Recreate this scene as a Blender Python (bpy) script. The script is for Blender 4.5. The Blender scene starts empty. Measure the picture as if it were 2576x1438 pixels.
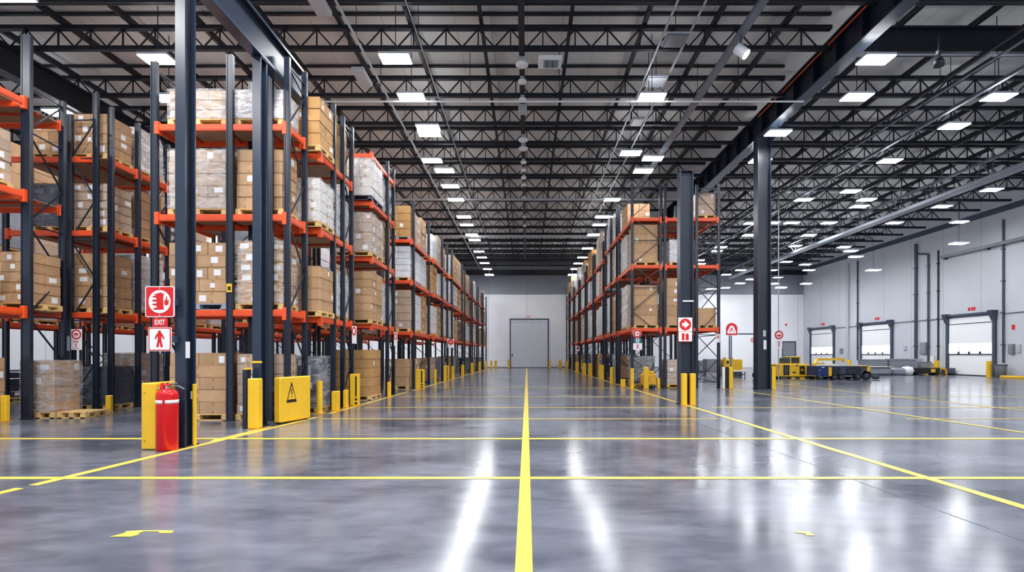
import bpy, math, random
from mathutils import Vector
random.seed(7)
C = bpy.context.scene.collection
F, U0, V0, H = 1300.0, 1325.0, 892.0, 1.4          # camera: focal (px), horizon point (px), eye height (m)
ORD = ['zeroth','first','second','third','fourth','fifth','sixth','seventh','eighth','ninth','tenth','eleventh','twelfth',
       'thirteenth','fourteenth','fifteenth','sixteenth','seventeenth','eighteenth','nineteenth','twentieth','twenty-first','twenty-second']

# ---------------------------------------------------------------- materials
def lin(c):
    out = []
    for v in c[:3]:
        v /= 255.0
        out.append(v/12.92 if v <= .04045 else ((v+.055)/1.055)**2.4)
    return (*out, 1.0)
MAT = {}
def mat(name, rgb, rough=.5, metal=0.0, var=0.0, scale=4.0, rnd=0.0, bump=0.0, bscale=40.0, emit=0.0, spec=.5, stretch=None):
    m = bpy.data.materials.new(name); m.use_nodes = True
    nt = m.node_tree; b = nt.nodes['Principled BSDF']; col = lin(rgb)
    b.inputs['Base Color'].default_value = col
    b.inputs['Roughness'].default_value = rough
    b.inputs['Metallic'].default_value = metal
    b.inputs['Specular IOR Level'].default_value = spec
    if emit:
        b.inputs['Emission Color'].default_value = col; b.inputs['Emission Strength'].default_value = emit
    sock = None
    if var or bump or rnd:
        tc = nt.nodes.new('ShaderNodeTexCoord'); mp = nt.nodes.new('ShaderNodeMapping')
        nt.links.new(tc.outputs['Object'], mp.inputs[0])
        if stretch: mp.inputs['Scale'].default_value = stretch
    if var:
        n = nt.nodes.new('ShaderNodeTexNoise'); n.inputs['Scale'].default_value = scale; n.inputs['Detail'].default_value = 4
        nt.links.new(mp.outputs[0], n.inputs['Vector'])
        r = nt.nodes.new('ShaderNodeMapRange'); r.inputs['From Min'].default_value = .3; r.inputs['From Max'].default_value = .7
        r.inputs['To Min'].default_value = 1-var; r.inputs['To Max'].default_value = 1+var
        nt.links.new(n.outputs['Fac'], r.inputs['Value']); sock = r.outputs[0]
    if rnd:
        oi = nt.nodes.new('ShaderNodeObjectInfo'); r2 = nt.nodes.new('ShaderNodeMapRange')
        r2.inputs['To Min'].default_value = 1-rnd; r2.inputs['To Max'].default_value = 1+rnd
        nt.links.new(oi.outputs['Random'], r2.inputs['Value'])
        if sock:
            mu = nt.nodes.new('ShaderNodeMath'); mu.operation = 'MULTIPLY'
            nt.links.new(sock, mu.inputs[0]); nt.links.new(r2.outputs[0], mu.inputs[1]); sock = mu.outputs[0]
        else: sock = r2.outputs[0]
    if sock:
        vm = nt.nodes.new('ShaderNodeVectorMath'); vm.operation = 'SCALE'; vm.inputs[0].default_value = col[:3]
        nt.links.new(sock, vm.inputs['Scale']); nt.links.new(vm.outputs[0], b.inputs['Base Color'])
    if bump:
        n = nt.nodes.new('ShaderNodeTexNoise'); n.inputs['Scale'].default_value = bscale; n.inputs['Detail'].default_value = 3
        nt.links.new(mp.outputs[0], n.inputs['Vector'])
        bp = nt.nodes.new('ShaderNodeBump'); bp.inputs['Strength'].default_value = bump; bp.inputs['Distance'].default_value = .02
        nt.links.new(n.outputs['Fac'], bp.inputs['Height']); nt.links.new(bp.outputs[0], b.inputs['Normal'])
    MAT[name] = m
    return m
def film(name, rgb, opacity, rough=.14, bscale=3.2):
    """stretch film: partly see-through glossy plastic, wrinkled"""
    m = bpy.data.materials.new(name); m.use_nodes = True; nt = m.node_tree; b = nt.nodes['Principled BSDF']
    b.inputs['Base Color'].default_value = lin(rgb); b.inputs['Roughness'].default_value = rough; b.inputs['Specular IOR Level'].default_value = .7
    tc = nt.nodes.new('ShaderNodeTexCoord'); mp = nt.nodes.new('ShaderNodeMapping'); mp.inputs['Scale'].default_value = (1, 1, 2.6)
    nt.links.new(tc.outputs['Object'], mp.inputs[0])
    n = nt.nodes.new('ShaderNodeTexNoise'); n.inputs['Scale'].default_value = bscale; n.inputs['Detail'].default_value = 3; n.inputs['Distortion'].default_value = 1.2
    nt.links.new(mp.outputs[0], n.inputs['Vector'])
    bp = nt.nodes.new('ShaderNodeBump'); bp.inputs['Strength'].default_value = .5; bp.inputs['Distance'].default_value = .05
    nt.links.new(n.outputs['Fac'], bp.inputs['Height']); nt.links.new(bp.outputs[0], b.inputs['Normal'])
    r = nt.nodes.new('ShaderNodeMapRange'); r.inputs['From Min'].default_value = .35; r.inputs['From Max'].default_value = .68
    r.inputs['To Min'].default_value = max(0, opacity-.25); r.inputs['To Max'].default_value = min(1, opacity+.3)
    nt.links.new(n.outputs['Fac'], r.inputs['Value'])
    t = nt.nodes.new('ShaderNodeBsdfTransparent'); mx = nt.nodes.new('ShaderNodeMixShader')
    nt.links.new(r.outputs[0], mx.inputs[0]); nt.links.new(t.outputs[0], mx.inputs[1]); nt.links.new(b.outputs[0], mx.inputs[2])
    nt.links.new(mx.outputs[0], nt.nodes['Material Output'].inputs[0])
    MAT[name] = m

mat('kraft', (190,152,114), .75, var=.08, scale=5, rnd=.14)
mat('taupe', (188,164,144), .7, var=.08, scale=5, rnd=.12)
mat('ochre', (192,146,90), .75, var=.08, scale=5, rnd=.1)
mat('pale', (222,216,212), .6, var=.06, scale=5, rnd=.08)
mat('dark_box', (92,92,104), .6, var=.1, rnd=.15)
mat('tape', (176,132,86), .35, rnd=.1)
mat('paper', (240,240,242), .6)
mat('ink', (40,36,36), .6)
film('film_clear', (240,242,246), .1)
film('film_white', (244,246,250), .55)
film('film_grey', (206,210,216), .3, .1)
film('film_dark', (84,88,102), .6, .1)
mat('wood', (222,186,124), .7, var=.2, scale=3, stretch=(3,9,9), rnd=.12)
mat('yellow_wood', (226,176,60), .6, var=.12, scale=4)
mat('grey_wood', (150,160,176), .65, var=.15, scale=4, rnd=.1)
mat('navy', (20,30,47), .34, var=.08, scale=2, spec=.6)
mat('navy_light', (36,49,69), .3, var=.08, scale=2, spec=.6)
mat('brace', (30,39,54), .4)
mat('orange', (236,84,34), .4, var=.06, scale=3)
mat('orange_dark', (196,60,30), .5, var=.1)
mat('deck_board', (165,135,112), .8, var=.15, scale=3, rnd=.2)
mat('yellow', (246,196,44), .4, var=.06, scale=2)
mat('yellow_line', (248,216,92), .3, var=.12, scale=6)
mat('black', (16,17,20), .5)
mat('rubber', (22,23,27), .7)
mat('red', (214,12,14), .22)
mat('sign_red', (222,26,28), .4)
mat('white', (240,241,243), .45)
mat('sign_white', (246,247,248), .45)
mat('teal', (30,110,110), .5)
mat('blue', (22,44,104), .4, var=.08)
mat('slate', (66,76,94), .4, var=.08)
mat('grey', (132,138,148), .5, var=.06)
mat('steel', (176,180,188), .35, .6)
mat('truss', (17,21,32), .5)
mat('rail_grey', (118,124,134), .4, .3)
mat('pale_grey', (186,190,196), .5)
mat('duct', (150,156,166), .45, .3)
mat('lamp', (250,252,255), .4, emit=58.0)
mat('lamp_soft', (250,252,255), .4, emit=10.0)
mat('daylight', (246,250,255), .4, emit=2.6)
mat('deck_fill_glow', (246,250,255), .4, emit=12.0)  # added glow for the fixture tops, brightens the roof deck
mat('glass_dark', (58,62,64), .1)
mat('amber', (230,168,36), .4)
mat('door_grey', (214,219,229), .45, var=.04)
mat('door_white', (252,253,255), .45, var=.02)
mat('tarp', (196,192,180), .6, var=.15, bump=.5, bscale=5)

def joint_wall(name, rgb, axis, w, hz, dark=.55):
    m = mat(name, rgb, .55, var=.05, scale=.35)
    nt = m.node_tree; b = nt.nodes['Principled BSDF']
    src = b.inputs['Base Color'].links[0].from_socket
    tc = nt.nodes.new('ShaderNodeTexCoord'); sx = nt.nodes.new('ShaderNodeSeparateXYZ'); nt.links.new(tc.outputs['Object'], sx.inputs[0])
    fac = None
    for ax, per, th in ((axis, w, .035), (2, hz, .03)):
        d = nt.nodes.new('ShaderNodeMath'); d.operation = 'DIVIDE'; d.inputs[1].default_value = per; nt.links.new(sx.outputs[ax], d.inputs[0])
        f = nt.nodes.new('ShaderNodeMath'); f.operation = 'FRACT'; nt.links.new(d.outputs[0], f.inputs[0])
        l = nt.nodes.new('ShaderNodeMath'); l.operation = 'LESS_THAN'; l.inputs[1].default_value = th/per; nt.links.new(f.outputs[0], l.inputs[0])
        if fac is None: fac = l.outputs[0]
        else:
            mx = nt.nodes.new('ShaderNodeMath'); mx.operation = 'MAXIMUM'; nt.links.new(fac, mx.inputs[0]); nt.links.new(l.outputs[0], mx.inputs[1]); fac = mx.outputs[0]
    mr = nt.nodes.new('ShaderNodeMapRange'); mr.inputs['To Min'].default_value = 1; mr.inputs['To Max'].default_value = dark; nt.links.new(fac, mr.inputs['Value'])
    vm = nt.nodes.new('ShaderNodeVectorMath'); vm.operation = 'SCALE'; nt.links.new(src, vm.inputs[0]); nt.links.new(mr.outputs[0], vm.inputs['Scale'])
    nt.links.new(vm.outputs[0], b.inputs['Base Color'])
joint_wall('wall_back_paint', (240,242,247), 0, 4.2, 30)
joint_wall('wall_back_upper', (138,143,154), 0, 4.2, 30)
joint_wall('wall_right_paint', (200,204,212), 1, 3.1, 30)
joint_wall('wall_right_upper', (182,187,196), 1, 3.1, 30)
joint_wall('deck', (218,217,214), 0, 1.15, 50, .75)

def floor_material():
    m = bpy.data.materials.new('polished_concrete'); m.use_nodes = True; nt = m.node_tree; b = nt.nodes['Principled BSDF']
    tc = nt.nodes.new('ShaderNodeTexCoord')
    def noise(scale, detail, sx=1, sy=1, dist=0):
        mp = nt.nodes.new('ShaderNodeMapping'); mp.inputs['Scale'].default_value = (sx, sy, 1); nt.links.new(tc.outputs['Object'], mp.inputs[0])
        n = nt.nodes.new('ShaderNodeTexNoise'); n.inputs['Scale'].default_value = scale; n.inputs['Detail'].default_value = detail; n.inputs['Distortion'].default_value = dist
        nt.links.new(mp.outputs[0], n.inputs['Vector']); return n.outputs['Fac']
    big, fine = noise(.55, 5, 1, 1.2, .6), noise(2.6, 7, .8, 1.8, .5)
    mx = nt.nodes.new('ShaderNodeMath'); mx.operation = 'MULTIPLY_ADD'; mx.inputs[1].default_value = .45
    nt.links.new(fine, mx.inputs[0]); nt.links.new(big, mx.inputs[2])
    cr = nt.nodes.new('ShaderNodeValToRGB'); e = cr.color_ramp.elements
    e[0].position = .5; e[0].color = lin((68,73,86)); e[1].position = .98; e[1].color = lin((130,134,148))
    nt.links.new(mx.outputs[0], cr.inputs[0]); nt.links.new(cr.outputs[0], b.inputs['Base Color'])
    r = nt.nodes.new('ShaderNodeMapRange'); r.inputs['From Min'].default_value = .3; r.inputs['From Max'].default_value = .7
    r.inputs['To Min'].default_value = .15; r.inputs['To Max'].default_value = .185
    nt.links.new(big, r.inputs['Value']); nt.links.new(r.outputs[0], b.inputs['Roughness'])
    bp = nt.nodes.new('ShaderNodeBump'); bp.inputs['Strength'].default_value = .02; bp.inputs['Distance'].default_value = .02
    nt.links.new(noise(1.1, 2, 1, 1.4), bp.inputs['Height']); nt.links.new(bp.outputs[0], b.inputs['Normal'])
    b.inputs['Specular IOR Level'].default_value = .47
    MAT['floor'] = m
floor_material()

# ---------------------------------------------------------------- mesh building
class MB:
    def __init__(s): s.v, s.f, s.m, s.sm = [], [], [], []
    def add(s, vs, fs, mi=0, smooth=False):
        o = len(s.v); s.v += [tuple(p) for p in vs]
        for f in fs: s.f.append([i+o for i in f]); s.m.append(mi); s.sm.append(smooth)
        return s
    def box(s, x0, x1, y0, y1, z0, z1, mi=0, ch=0.0):
        x0, x1 = min(x0,x1), max(x0,x1); y0, y1 = min(y0,y1), max(y0,y1); z0, z1 = min(z0,z1), max(z0,z1)
        if ch <= 0:
            return s.add([(x0,y0,z0),(x1,y0,z0),(x1,y1,z0),(x0,y1,z0),(x0,y0,z1),(x1,y0,z1),(x1,y1,z1),(x0,y1,z1)],
                  [(0,3,2,1),(4,5,6,7),(0,1,5,4),(1,2,6,5),(2,3,7,6),(3,0,4,7)], mi)
        c = min(ch, .45*min(x1-x0, y1-y0, z1-z0)); lo, hi = (x0,y0,z0), (x1,y1,z1); idx = {}; vs = []
        for sx in (0,1):
            for sy in (0,1):
                for sz in (0,1):
                    sg = (sx,sy,sz)
                    for ax in range(3):
                        p = [0,0,0]
                        for k in range(3):
                            e = hi[k] if sg[k] else lo[k]
                            p[k] = e if k == ax else e + (-c if sg[k] else c)
                        idx[(sx,sy,sz,ax)] = len(vs); vs.append(tuple(p))
        fs = []
        for ax in range(3):
            a, b2 = (ax+1)%3, (ax+2)%3
            for sd in (0,1):
                q = []
                for (i,j) in ((0,0),(1,0),(1,1),(0,1)):
                    sg = [0,0,0]; sg[ax]=sd; sg[a]=i; sg[b2]=j; q.append(idx[(*sg,ax)])
                fs.append(q if sd else q[::-1])
            for i in (0,1):
                for j in (0,1):
                    s0=[0,0,0]; s1=[0,0,0]; s0[a]=s1[a]=i; s0[b2]=s1[b2]=j; s1[ax]=1
                    q=[idx[(*s0,a)],idx[(*s1,a)],idx[(*s1,b2)],idx[(*s0,b2)]]
                    fs.append(q if (i ^ j) else q[::-1])
        for sx in (0,1):
            for sy in (0,1):
                for sz in (0,1):
                    q=[idx[(sx,sy,sz,k)] for k in range(3)]
                    fs.append(q if (sx+sy+sz)%2 else q[::-1])
        return s.add(vs, fs, mi)
    def bar(s, p, q, w, h, mi=0):
        p, q = Vector(p), Vector(q); d = (q-p).normalized()
        up = Vector((0,0,1)) if abs(d.z) < .99 else Vector((0,1,0))
        a = d.cross(up).normalized()*w/2; b = a.cross(d).normalized()*h/2
        vs = [p-a-b,p+a-b,p+a+b,p-a+b,q-a-b,q+a-b,q+a+b,q-a+b]
        return s.add(vs, [(0,1,2,3),(4,7,6,5),(0,4,5,1),(1,5,6,2),(2,6,7,3),(3,7,4,0)], mi)
    def tube(s, p, q, r, n=10, mi=0, r2=None):
        p, q = Vector(p), Vector(q); d = (q-p).normalized(); r2 = r if r2 is None else r2
        up = Vector((0,0,1)) if abs(d.z) < .99 else Vector((1,0,0))
        a = d.cross(up).normalized(); b = a.cross(d).normalized()
        R = [(math.cos(2*math.pi*i/n), math.sin(2*math.pi*i/n)) for i in range(n)]
        A = [p+(a*c+b*e)*r for c,e in R]; B = [q+(a*c+b*e)*r2 for c,e in R]
        s.add(A+B, [(i,(i+1)%n,n+(i+1)%n,n+i) for i in range(n)], mi, True)
        return s.add(A+B, [tuple(range(n))[::-1], tuple(range(n,2*n))], mi)
    def lathe(s, prof, n=24, mi=0, c=(0,0)):
        vs = []; m = len(prof)
        for r,z in prof:
            for i in range(n):
                a = 2*math.pi*i/n; vs.append((c[0]+r*math.cos(a), c[1]+r*math.sin(a), z))
        fs = [(k*n+i, k*n+(i+1)%n, (k+1)*n+(i+1)%n, (k+1)*n+i) for k in range(m-1) for i in range(n)]
        return s.add(vs, fs, mi, True)
    def poly(s, pts, y0, y1, mi=0):                 # outline in x,z, thickness in y
        n = len(pts); vs = [(x,y0,z) for x,z in pts]+[(x,y1,z) for x,z in pts]
        ar = sum(pts[i][0]*pts[(i+1)%n][1]-pts[(i+1)%n][0]*pts[i][1] for i in range(n))
        fr = tuple(range(n)) if ar > 0 else tuple(range(n))[::-1]
        s.add(vs, [fr], mi); s.add(vs, [tuple(i+n for i in fr[::-1])], mi)
        return s.add(vs, [(i,i+n,(i+1)%n+n,(i+1)%n) if ar > 0 else ((i+1)%n,(i+1)%n+n,i+n,i) for i in range(n)], mi)
    def mesh(s, name, mats):
        me = bpy.data.meshes.new(name); me.from_pydata(s.v, [], s.f)
        for m in mats: me.materials.append(MAT[m])
        me.polygons.foreach_set('material_index', s.m); me.polygons.foreach_set('use_smooth', s.sm); me.update()
        return me
CACHE = {}
def cached(key, name, fn, mats):
    if key not in CACHE: CACHE[key] = fn().mesh(name, mats)
    return CACHE[key]
def tag(o, label=None, cat=None, group=None, kind=None):
    if label: o['label'] = label
    if cat: o['category'] = cat
    if group: o['group'] = group
    if kind: o['kind'] = kind
    return o
def thing(name, label, cat, loc=(0,0,0), rz=0.0, group=None):
    o = bpy.data.objects.new(name, None); C.objects.link(o); o.location = loc; o.rotation_euler = (0,0,rz); o.empty_display_size = .2
    return tag(o, label, cat, group)
def part(name, g, mats, parent, world=None, label=None):
    """g: MB (coordinates local to the thing, or world when world=True) or a shared mesh"""
    if isinstance(mats, str): mats = [mats]
    if isinstance(g, MB):
        if world is True:
            L = parent.location; g.v = [(x-L.x, y-L.y, z-L.z) for x,y,z in g.v]
        g = g.mesh(name, mats)
    o = bpy.data.objects.new(name, g); C.objects.link(o)
    if parent: o.parent = parent
    if isinstance(world, tuple): o.location = world
    if label: o['label'] = label
    return o
def solo(name, mb, mats, label, cat, group=None, loc=None):
    if isinstance(mats, str): mats = [mats]
    if isinstance(mb, MB):
        if loc: mb.v = [(x-loc[0], y-loc[1], z-loc[2]) for x,y,z in mb.v]
        mb = mb.mesh(name, mats)
    o = bpy.data.objects.new(name, mb); C.objects.link(o)
    if loc: o.location = loc
    return tag(o, label, cat, group)
def struct(name, mb, mats):
    o = bpy.data.objects.new(name, mb.mesh(name, [mats] if isinstance(mats, str) else mats)); C.objects.link(o); o['kind'] = 'structure'; return o
def text_mesh(txt, size, m):
    key = ('txt', txt, size, m)
    if key not in CACHE:
        cu = bpy.data.curves.new('lettering', 'FONT'); cu.body = txt; cu.size = size; cu.align_x = 'CENTER'; cu.align_y = 'CENTER'; cu.extrude = .0008; cu.offset = size*.02
        o = bpy.data.objects.new('lettering', cu); C.objects.link(o); bpy.context.view_layer.update()
        me = bpy.data.meshes.new_from_object(o.evaluated_get(bpy.context.evaluated_depsgraph_get()))
        bpy.data.objects.remove(o); me.materials.clear(); me.materials.append(MAT[m]); CACHE[key] = me
    return CACHE[key]
def lettering(txt, size, m, parent, loc, rz=0):
    o = bpy.data.objects.new('lettering', text_mesh(txt, size, m)); C.objects.link(o); o.parent = parent
    o.location = loc; o.rotation_euler = (math.pi/2, 0, rz); return o
def circ(cx, cz, r, n=32, a0=0, a1=2*math.pi, rz=None):
    rz = r if rz is None else rz
    full = abs(a1-a0-2*math.pi) < 1e-6
    return [(cx+r*math.cos(a0+(a1-a0)*i/(n if full else n-1)), cz+rz*math.sin(a0+(a1-a0)*i/(n if full else n-1))) for i in range(n)]
def rrect(x0, x1, z0, z1, r, n=6):
    p = []
    for cx, cz, a in ((x1-r,z1-r,0),(x0+r,z1-r,90),(x0+r,z0+r,180),(x1-r,z0+r,270)):
        p += [(cx+r*math.cos(math.radians(a+90*i/n)), cz+r*math.sin(math.radians(a+90*i/n))) for i in range(n+1)]
    return p
# ================================================================ THE ROOM
DECK, YB, XR, XL = 12.0, 56.0, 30.0, -26.0
struct('floor', MB().box(XL, XR, -3, YB, -.25, 0), 'floor')
struct('ceiling', MB().box(XL, XR, -1, YB, DECK, DECK+.2), 'deck')
struct('wall_back', MB().box(XL, XR, YB, YB+.3, 0, 7.95), 'wall_back_paint')
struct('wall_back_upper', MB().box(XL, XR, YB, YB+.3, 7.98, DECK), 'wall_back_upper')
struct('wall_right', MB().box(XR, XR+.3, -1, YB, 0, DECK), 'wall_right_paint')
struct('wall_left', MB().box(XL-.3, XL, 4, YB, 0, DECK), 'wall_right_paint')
struct('trim_1', MB().box(XL, XR, YB-.03, YB, 7.93, 8.0), 'rail_grey')
struct('baseboard_back', MB().box(XL, XR-.05, YB-.04, YB, 0, .12), 'grey')
struct('baseboard_right', MB().box(XR-.04, XR, 8, YB-.05, 0, .12), 'grey')
struct('trim_2', MB().box(XR-.12, XR, 8, YB, 10.4, 10.75), 'slate')

# back roller door
d = struct('door_1', MB().box(-1.72, 2.28, YB-.06, YB, .02, 5.18, ch=.01), 'door_grey')
fr = MB().box(-1.84,-1.72,YB-.1,YB,0,5.3).box(2.28,2.4,YB-.1,YB,0,5.3).box(-1.84,2.4,YB-.1,YB,5.18,5.32)
part('door_frame', fr, 'slate', d)
part('door_seam', MB().box(-1.7,2.26,YB-.07,YB-.06,4.9,4.93), 'grey', d)
part('door_handle', MB().box(-1.62,-1.52,YB-.12,YB-.06,1.2,1.5,ch=.01), 'black', d)
part('door_bottom_seal', MB().box(-1.7,2.26,YB-.08,YB-.06,0,.06), 'slate', d)
# back corner of the hall: a grey personnel door, a dock door outline
d = struct('door_5', MB().box(27.75,29.05,YB-.06,YB,.02,2.75,ch=.01), 'grey')
part('door_frame', MB().box(27.65,27.75,YB-.09,YB,0,2.85).box(29.05,29.15,YB-.09,YB,0,2.85).box(27.65,29.15,YB-.09,YB,2.75,2.87), 'slate', d)
part('door_handle', MB().box(27.85,27.92,YB-.12,YB-.06,1.1,1.3), 'black', d)
d = struct('door_6', MB().box(22.0,25.3,YB-.05,YB,.02,3.6,ch=.01), 'door_white')
part('door_frame', MB().box(21.9,22.0,YB-.09,YB,0,3.7).box(25.3,25.4,YB-.09,YB,0,3.7).box(21.9,25.4,YB-.09,YB,3.6,3.72), 'slate', d)

# dock doors on the right wall
def dock_door(name, ya, yb):
    d = struct(name, MB().box(XR-.08, XR, ya+.3, yb-.3, .06, 1.42, 0).box(XR-.08, XR, ya+.3, yb-.3, 2.22, 3.95, 0), 'door_white')
    n = 4; w = (yb-ya-.6)/n
    for i in range(n):
        part('window_pane', MB().box(XR-.06, XR-.02, ya+.3+i*w+.04, ya+.3+(i+1)*w-.04, 1.5, 2.18), 'daylight', d)
    g = MB().box(XR-.09,XR-.01,ya+.3,yb-.3,1.42,1.5).box(XR-.09,XR-.01,ya+.3,yb-.3,2.18,2.22)
    for i in range(n+1): g.box(XR-.09,XR-.01, ya+.3+i*w-.035, ya+.3+i*w+.035, 1.5, 2.18)
    part('window_sash', g, 'door_white', d)
    part('push_bar', MB().box(XR-.14,XR-.08,ya+.3,yb-.3,1.41,1.46), 'slate', d)
    for i in range(1, n): part('latch', MB().box(XR-.16,XR-.09, ya+.3+i*w-.05, ya+.3+i*w+.05, 1.44, 1.62), 'black', d)
    part('door_seam', MB().box(XR-.1,XR-.08,ya+.3,yb-.3,3.5,3.55), 'slate', d)
    part('bottom_seal', MB().box(XR-.12,XR,ya+.3,yb-.3,0,.06), 'black', d)
    for y in (ya+.06, yb-.26):
        part('track_post', MB().box(XR-.16,XR,y,y+.2,0,3.9,ch=.01), 'slate', d)
        part('track_bracket', MB().add([(XR-.18,y-.02,3.6),(XR-.18,y+.22,3.6),(XR,y+.22,3.6),(XR,y-.02,3.6),(XR-.42,y-.08,4.26),(XR-.42,y+.28,4.26),(XR,y+.28,4.26),(XR,y-.08,4.26)],
              [(0,3,2,1),(4,5,6,7),(0,1,5,4),(1,2,6,5),(2,3,7,6),(3,0,4,7)]), 'slate', d)
    part('header', MB().box(XR-.26,XR,ya+.1,yb-.1,4.04,4.2,ch=.02), 'slate', d)
    s = part('door_sign', MB().box(XR-.03,XR,(ya+yb)/2-.35,(ya+yb)/2-.05,4.38,4.6).box(XR-.03,XR,(ya+yb)/2+.05,(ya+yb)/2+.2,4.38,4.6), 'sign_red', d)
dock_door('door_2', 32.9, 36.9); dock_door('door_3', 42.2, 46.4); dock_door('door_4', 50.2, 54.6)

# wall conduits, pilasters, boxes on the right wall
for y, r, z1, mt, lb in ((48.2,.2,9.9,'pale_grey','wide pale grey pilaster between the two farther dock doors'),(46.75,.06,9.9,'slate','dark conduit left of the middle dock door'),
        (39.7,.1,9.9,'slate','thick dark downpipe on right wall between near dock doors'),(38.5,.07,8.9,'slate','dark hooked downpipe on right wall beside the grey panel'),
        (37.6,.05,9.0,'black','thin black conduit left of the nearest dock door'),(32.45,.06,9.9,'slate','dark conduit right of the nearest dock door')):
    g = MB()
    if r > .15: g.box(XR-.18,XR-.002,y-r,y+r,0,z1,ch=.02)
    else:
        g.tube((XR-r-.02,y,.9 if r<.08 else .0),(XR-r-.02,y,z1),r,8)
        if y == 38.5: g.tube((XR-r-.02,y,z1),(XR-r-.02,y+1.2,z1+.25),r,8)
        for zz in (2,4,6,8): g.box(XR-.06-2*r, XR, y-r-.03, y+r+.03, zz, zz+.06)
    solo('pilaster' if r > .15 else 'wall_conduit', g, mt, lb, 'pilaster' if r > .15 else 'pipe', loc=(XR,y,0))
solo('wall_conduit', MB().tube((XR-.06,37.0,4.02),(XR-.06,42.1,4.02),.04,8), 'steel', 'thin horizontal conduit on right wall between the two nearest dock doors', 'pipe', loc=(XR,39.5,4.02))
solo('wall_conduit', MB().tube((XR-.06,28.0,4.02),(XR-.06,32.3,4.02),.04,8), 'steel', 'thin horizontal conduit at right frame edge past the nearest dock door', 'pipe', loc=(XR,30,4.02))
solo('wall_conduit', MB().tube((XR-.06,46.9,4.02),(XR-.06,50.1,4.02),.04,8), 'steel', 'thin horizontal conduit on right wall between the two farthest dock doors', 'pipe', loc=(XR,48,4.02))
t = thing('crane_rail', 'grey horizontal rail high on right wall above nearest dock door', 'rail', (XR-.2,33,8.3))
part('rail_beam', MB().box(XR-.3,XR-.12,27,37.2,8.3,8.5), 'rail_grey', t, True)
for y in (28.5,31,33.5,36.9): part('rail_bracket', MB().box(XR-.2,XR,y-.08,y+.08,8.2,8.34), 'slate', t, True)
def wall_box(y, z, w, h, d, mt, lb, name='wall_panel_box', cat='electrical box'):
    t = thing(name, lb, cat, (XR, y, z))
    part('housing', MB().box(-d,0,-w/2,w/2,0,h,ch=.012), mt, t)
    part('cover', MB().box(-d-.015,-d,-w/2+.04,w/2-.04,.04,h-.04), mt, t)
    return t
wall_box(39.0,1.45,.62,.9,.12,'grey','grey electrical panel on right wall between the two near dock doors')
wall_box(31.9,1.45,.34,.62,.16,'grey','grey controller box right of the nearest dock door')
wall_box(31.45,1.5,.2,.55,.06,'pale_grey','pale flat box beside the grey controller right of nearest door')
wall_box(40.9,1.75,.3,.35,.08,'pale_grey','small pale box on right wall left of the electrical panel')
wall_box(38.05,.75,.34,.55,.18,'white','white dispenser box on right wall left of nearest dock door','dispenser','dispenser')
wall_box(49.2,1.5,.35,.5,.1,'grey','small grey box on right wall between the farther dock doors')
solo('wall_sign', MB().box(XR-.02,XR,31.75,31.95,2.95,3.25), 'sign_red', 'small red notice high right of the nearest dock door', 'sign', loc=(XR,31.85,3.1))

# ---------------------------------------------------------------- roof trusses
GAP0, GAP1 = 9.42, 9.9
def truss(Y, x0, x1, label, bars):
    zb, zt = 10.88, 11.5
    t = thing('roof_truss', label, 'roof truss', (x0, Y, zb), group='bar trusses under the roof deck')
    L = x1-x0
    part('bottom_chord', cached(('bc',round(L,2)),'bottom_chord',lambda: MB().box(0,L,-.065,-.015,-.07,.06).box(0,L,.015,.065,-.07,.06),['truss']), None, t)
    part('top_chord', cached(('tc',round(L,2)),'top_chord',lambda: MB().box(0,L,-.08,-.01,.57,.66).box(0,L,.01,.08,.57,.66).box(0,L,-.09,.09,.65,.685),['truss']), None, t)
    if bars > 60 and Y < 19: part('deck_rail', cached(('dr',round(L,2)),'deck_rail',lambda: MB().box(0,L,-.05,.05,1.03,1.1),['truss']), None, t)
    up = cached('wu','web_bar',lambda: MB().tube((0,0,.04),(.5,0,.59),.026,6),['truss'])
    dn = cached('wd','web_bar',lambda: MB().tube((0,0,.59),(.5,0,.04),.026,6),['truss'])
    vt = cached('wv','web_bar',lambda: MB().box(-.02,.02,-.02,.02,.04,.59),['truss'])
    n = int(L); c = max(0, min(n, int(n/2))); xs = sorted(range(n), key=lambda i: abs(x0+i))[:bars//3]
    rest = MB()
    for i in range(n):
        if i in xs:
            part('web_bar', up, None, t, (float(i),0,0)); part('web_bar', dn, None, t, (i+.5,0,0)); part('web_bar', vt, None, t, (float(i)+.5,0,0))
        else:
            rest.bar((i,0,.04),(i+.5,0,.59),.045,.045).bar((i+.5,0,.59),(i+1,0,.04),.045,.045).bar((i+.5,0,.04),(i+.5,0,.59),.035,.035)
    if rest.v:
        o = part('web_lattice', rest, 'truss', t); o['kind'] = 'stuff'
TY = [13.87,16.0,18.9,21.2,23.1,25.1,27.3,29.5,31.7,33.9,36.2,38.5,40.8,43.1,45.4,47.7,50.0,52.3,54.8]
for i, Y in enumerate(TY):
    k = 96 if i < 5 else 0
    truss(Y, -min(Y+4, 25.5), GAP0, f'dark open-web roof truss over the racks, {ORD[i+1]} from camera', k)
    if i != 1: truss(Y, GAP1, min(max(Y+4,20), 29.7), f'dark open-web roof truss over the dock hall, {ORD[i+1]} from camera', 60 if i < 5 else 0)
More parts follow.
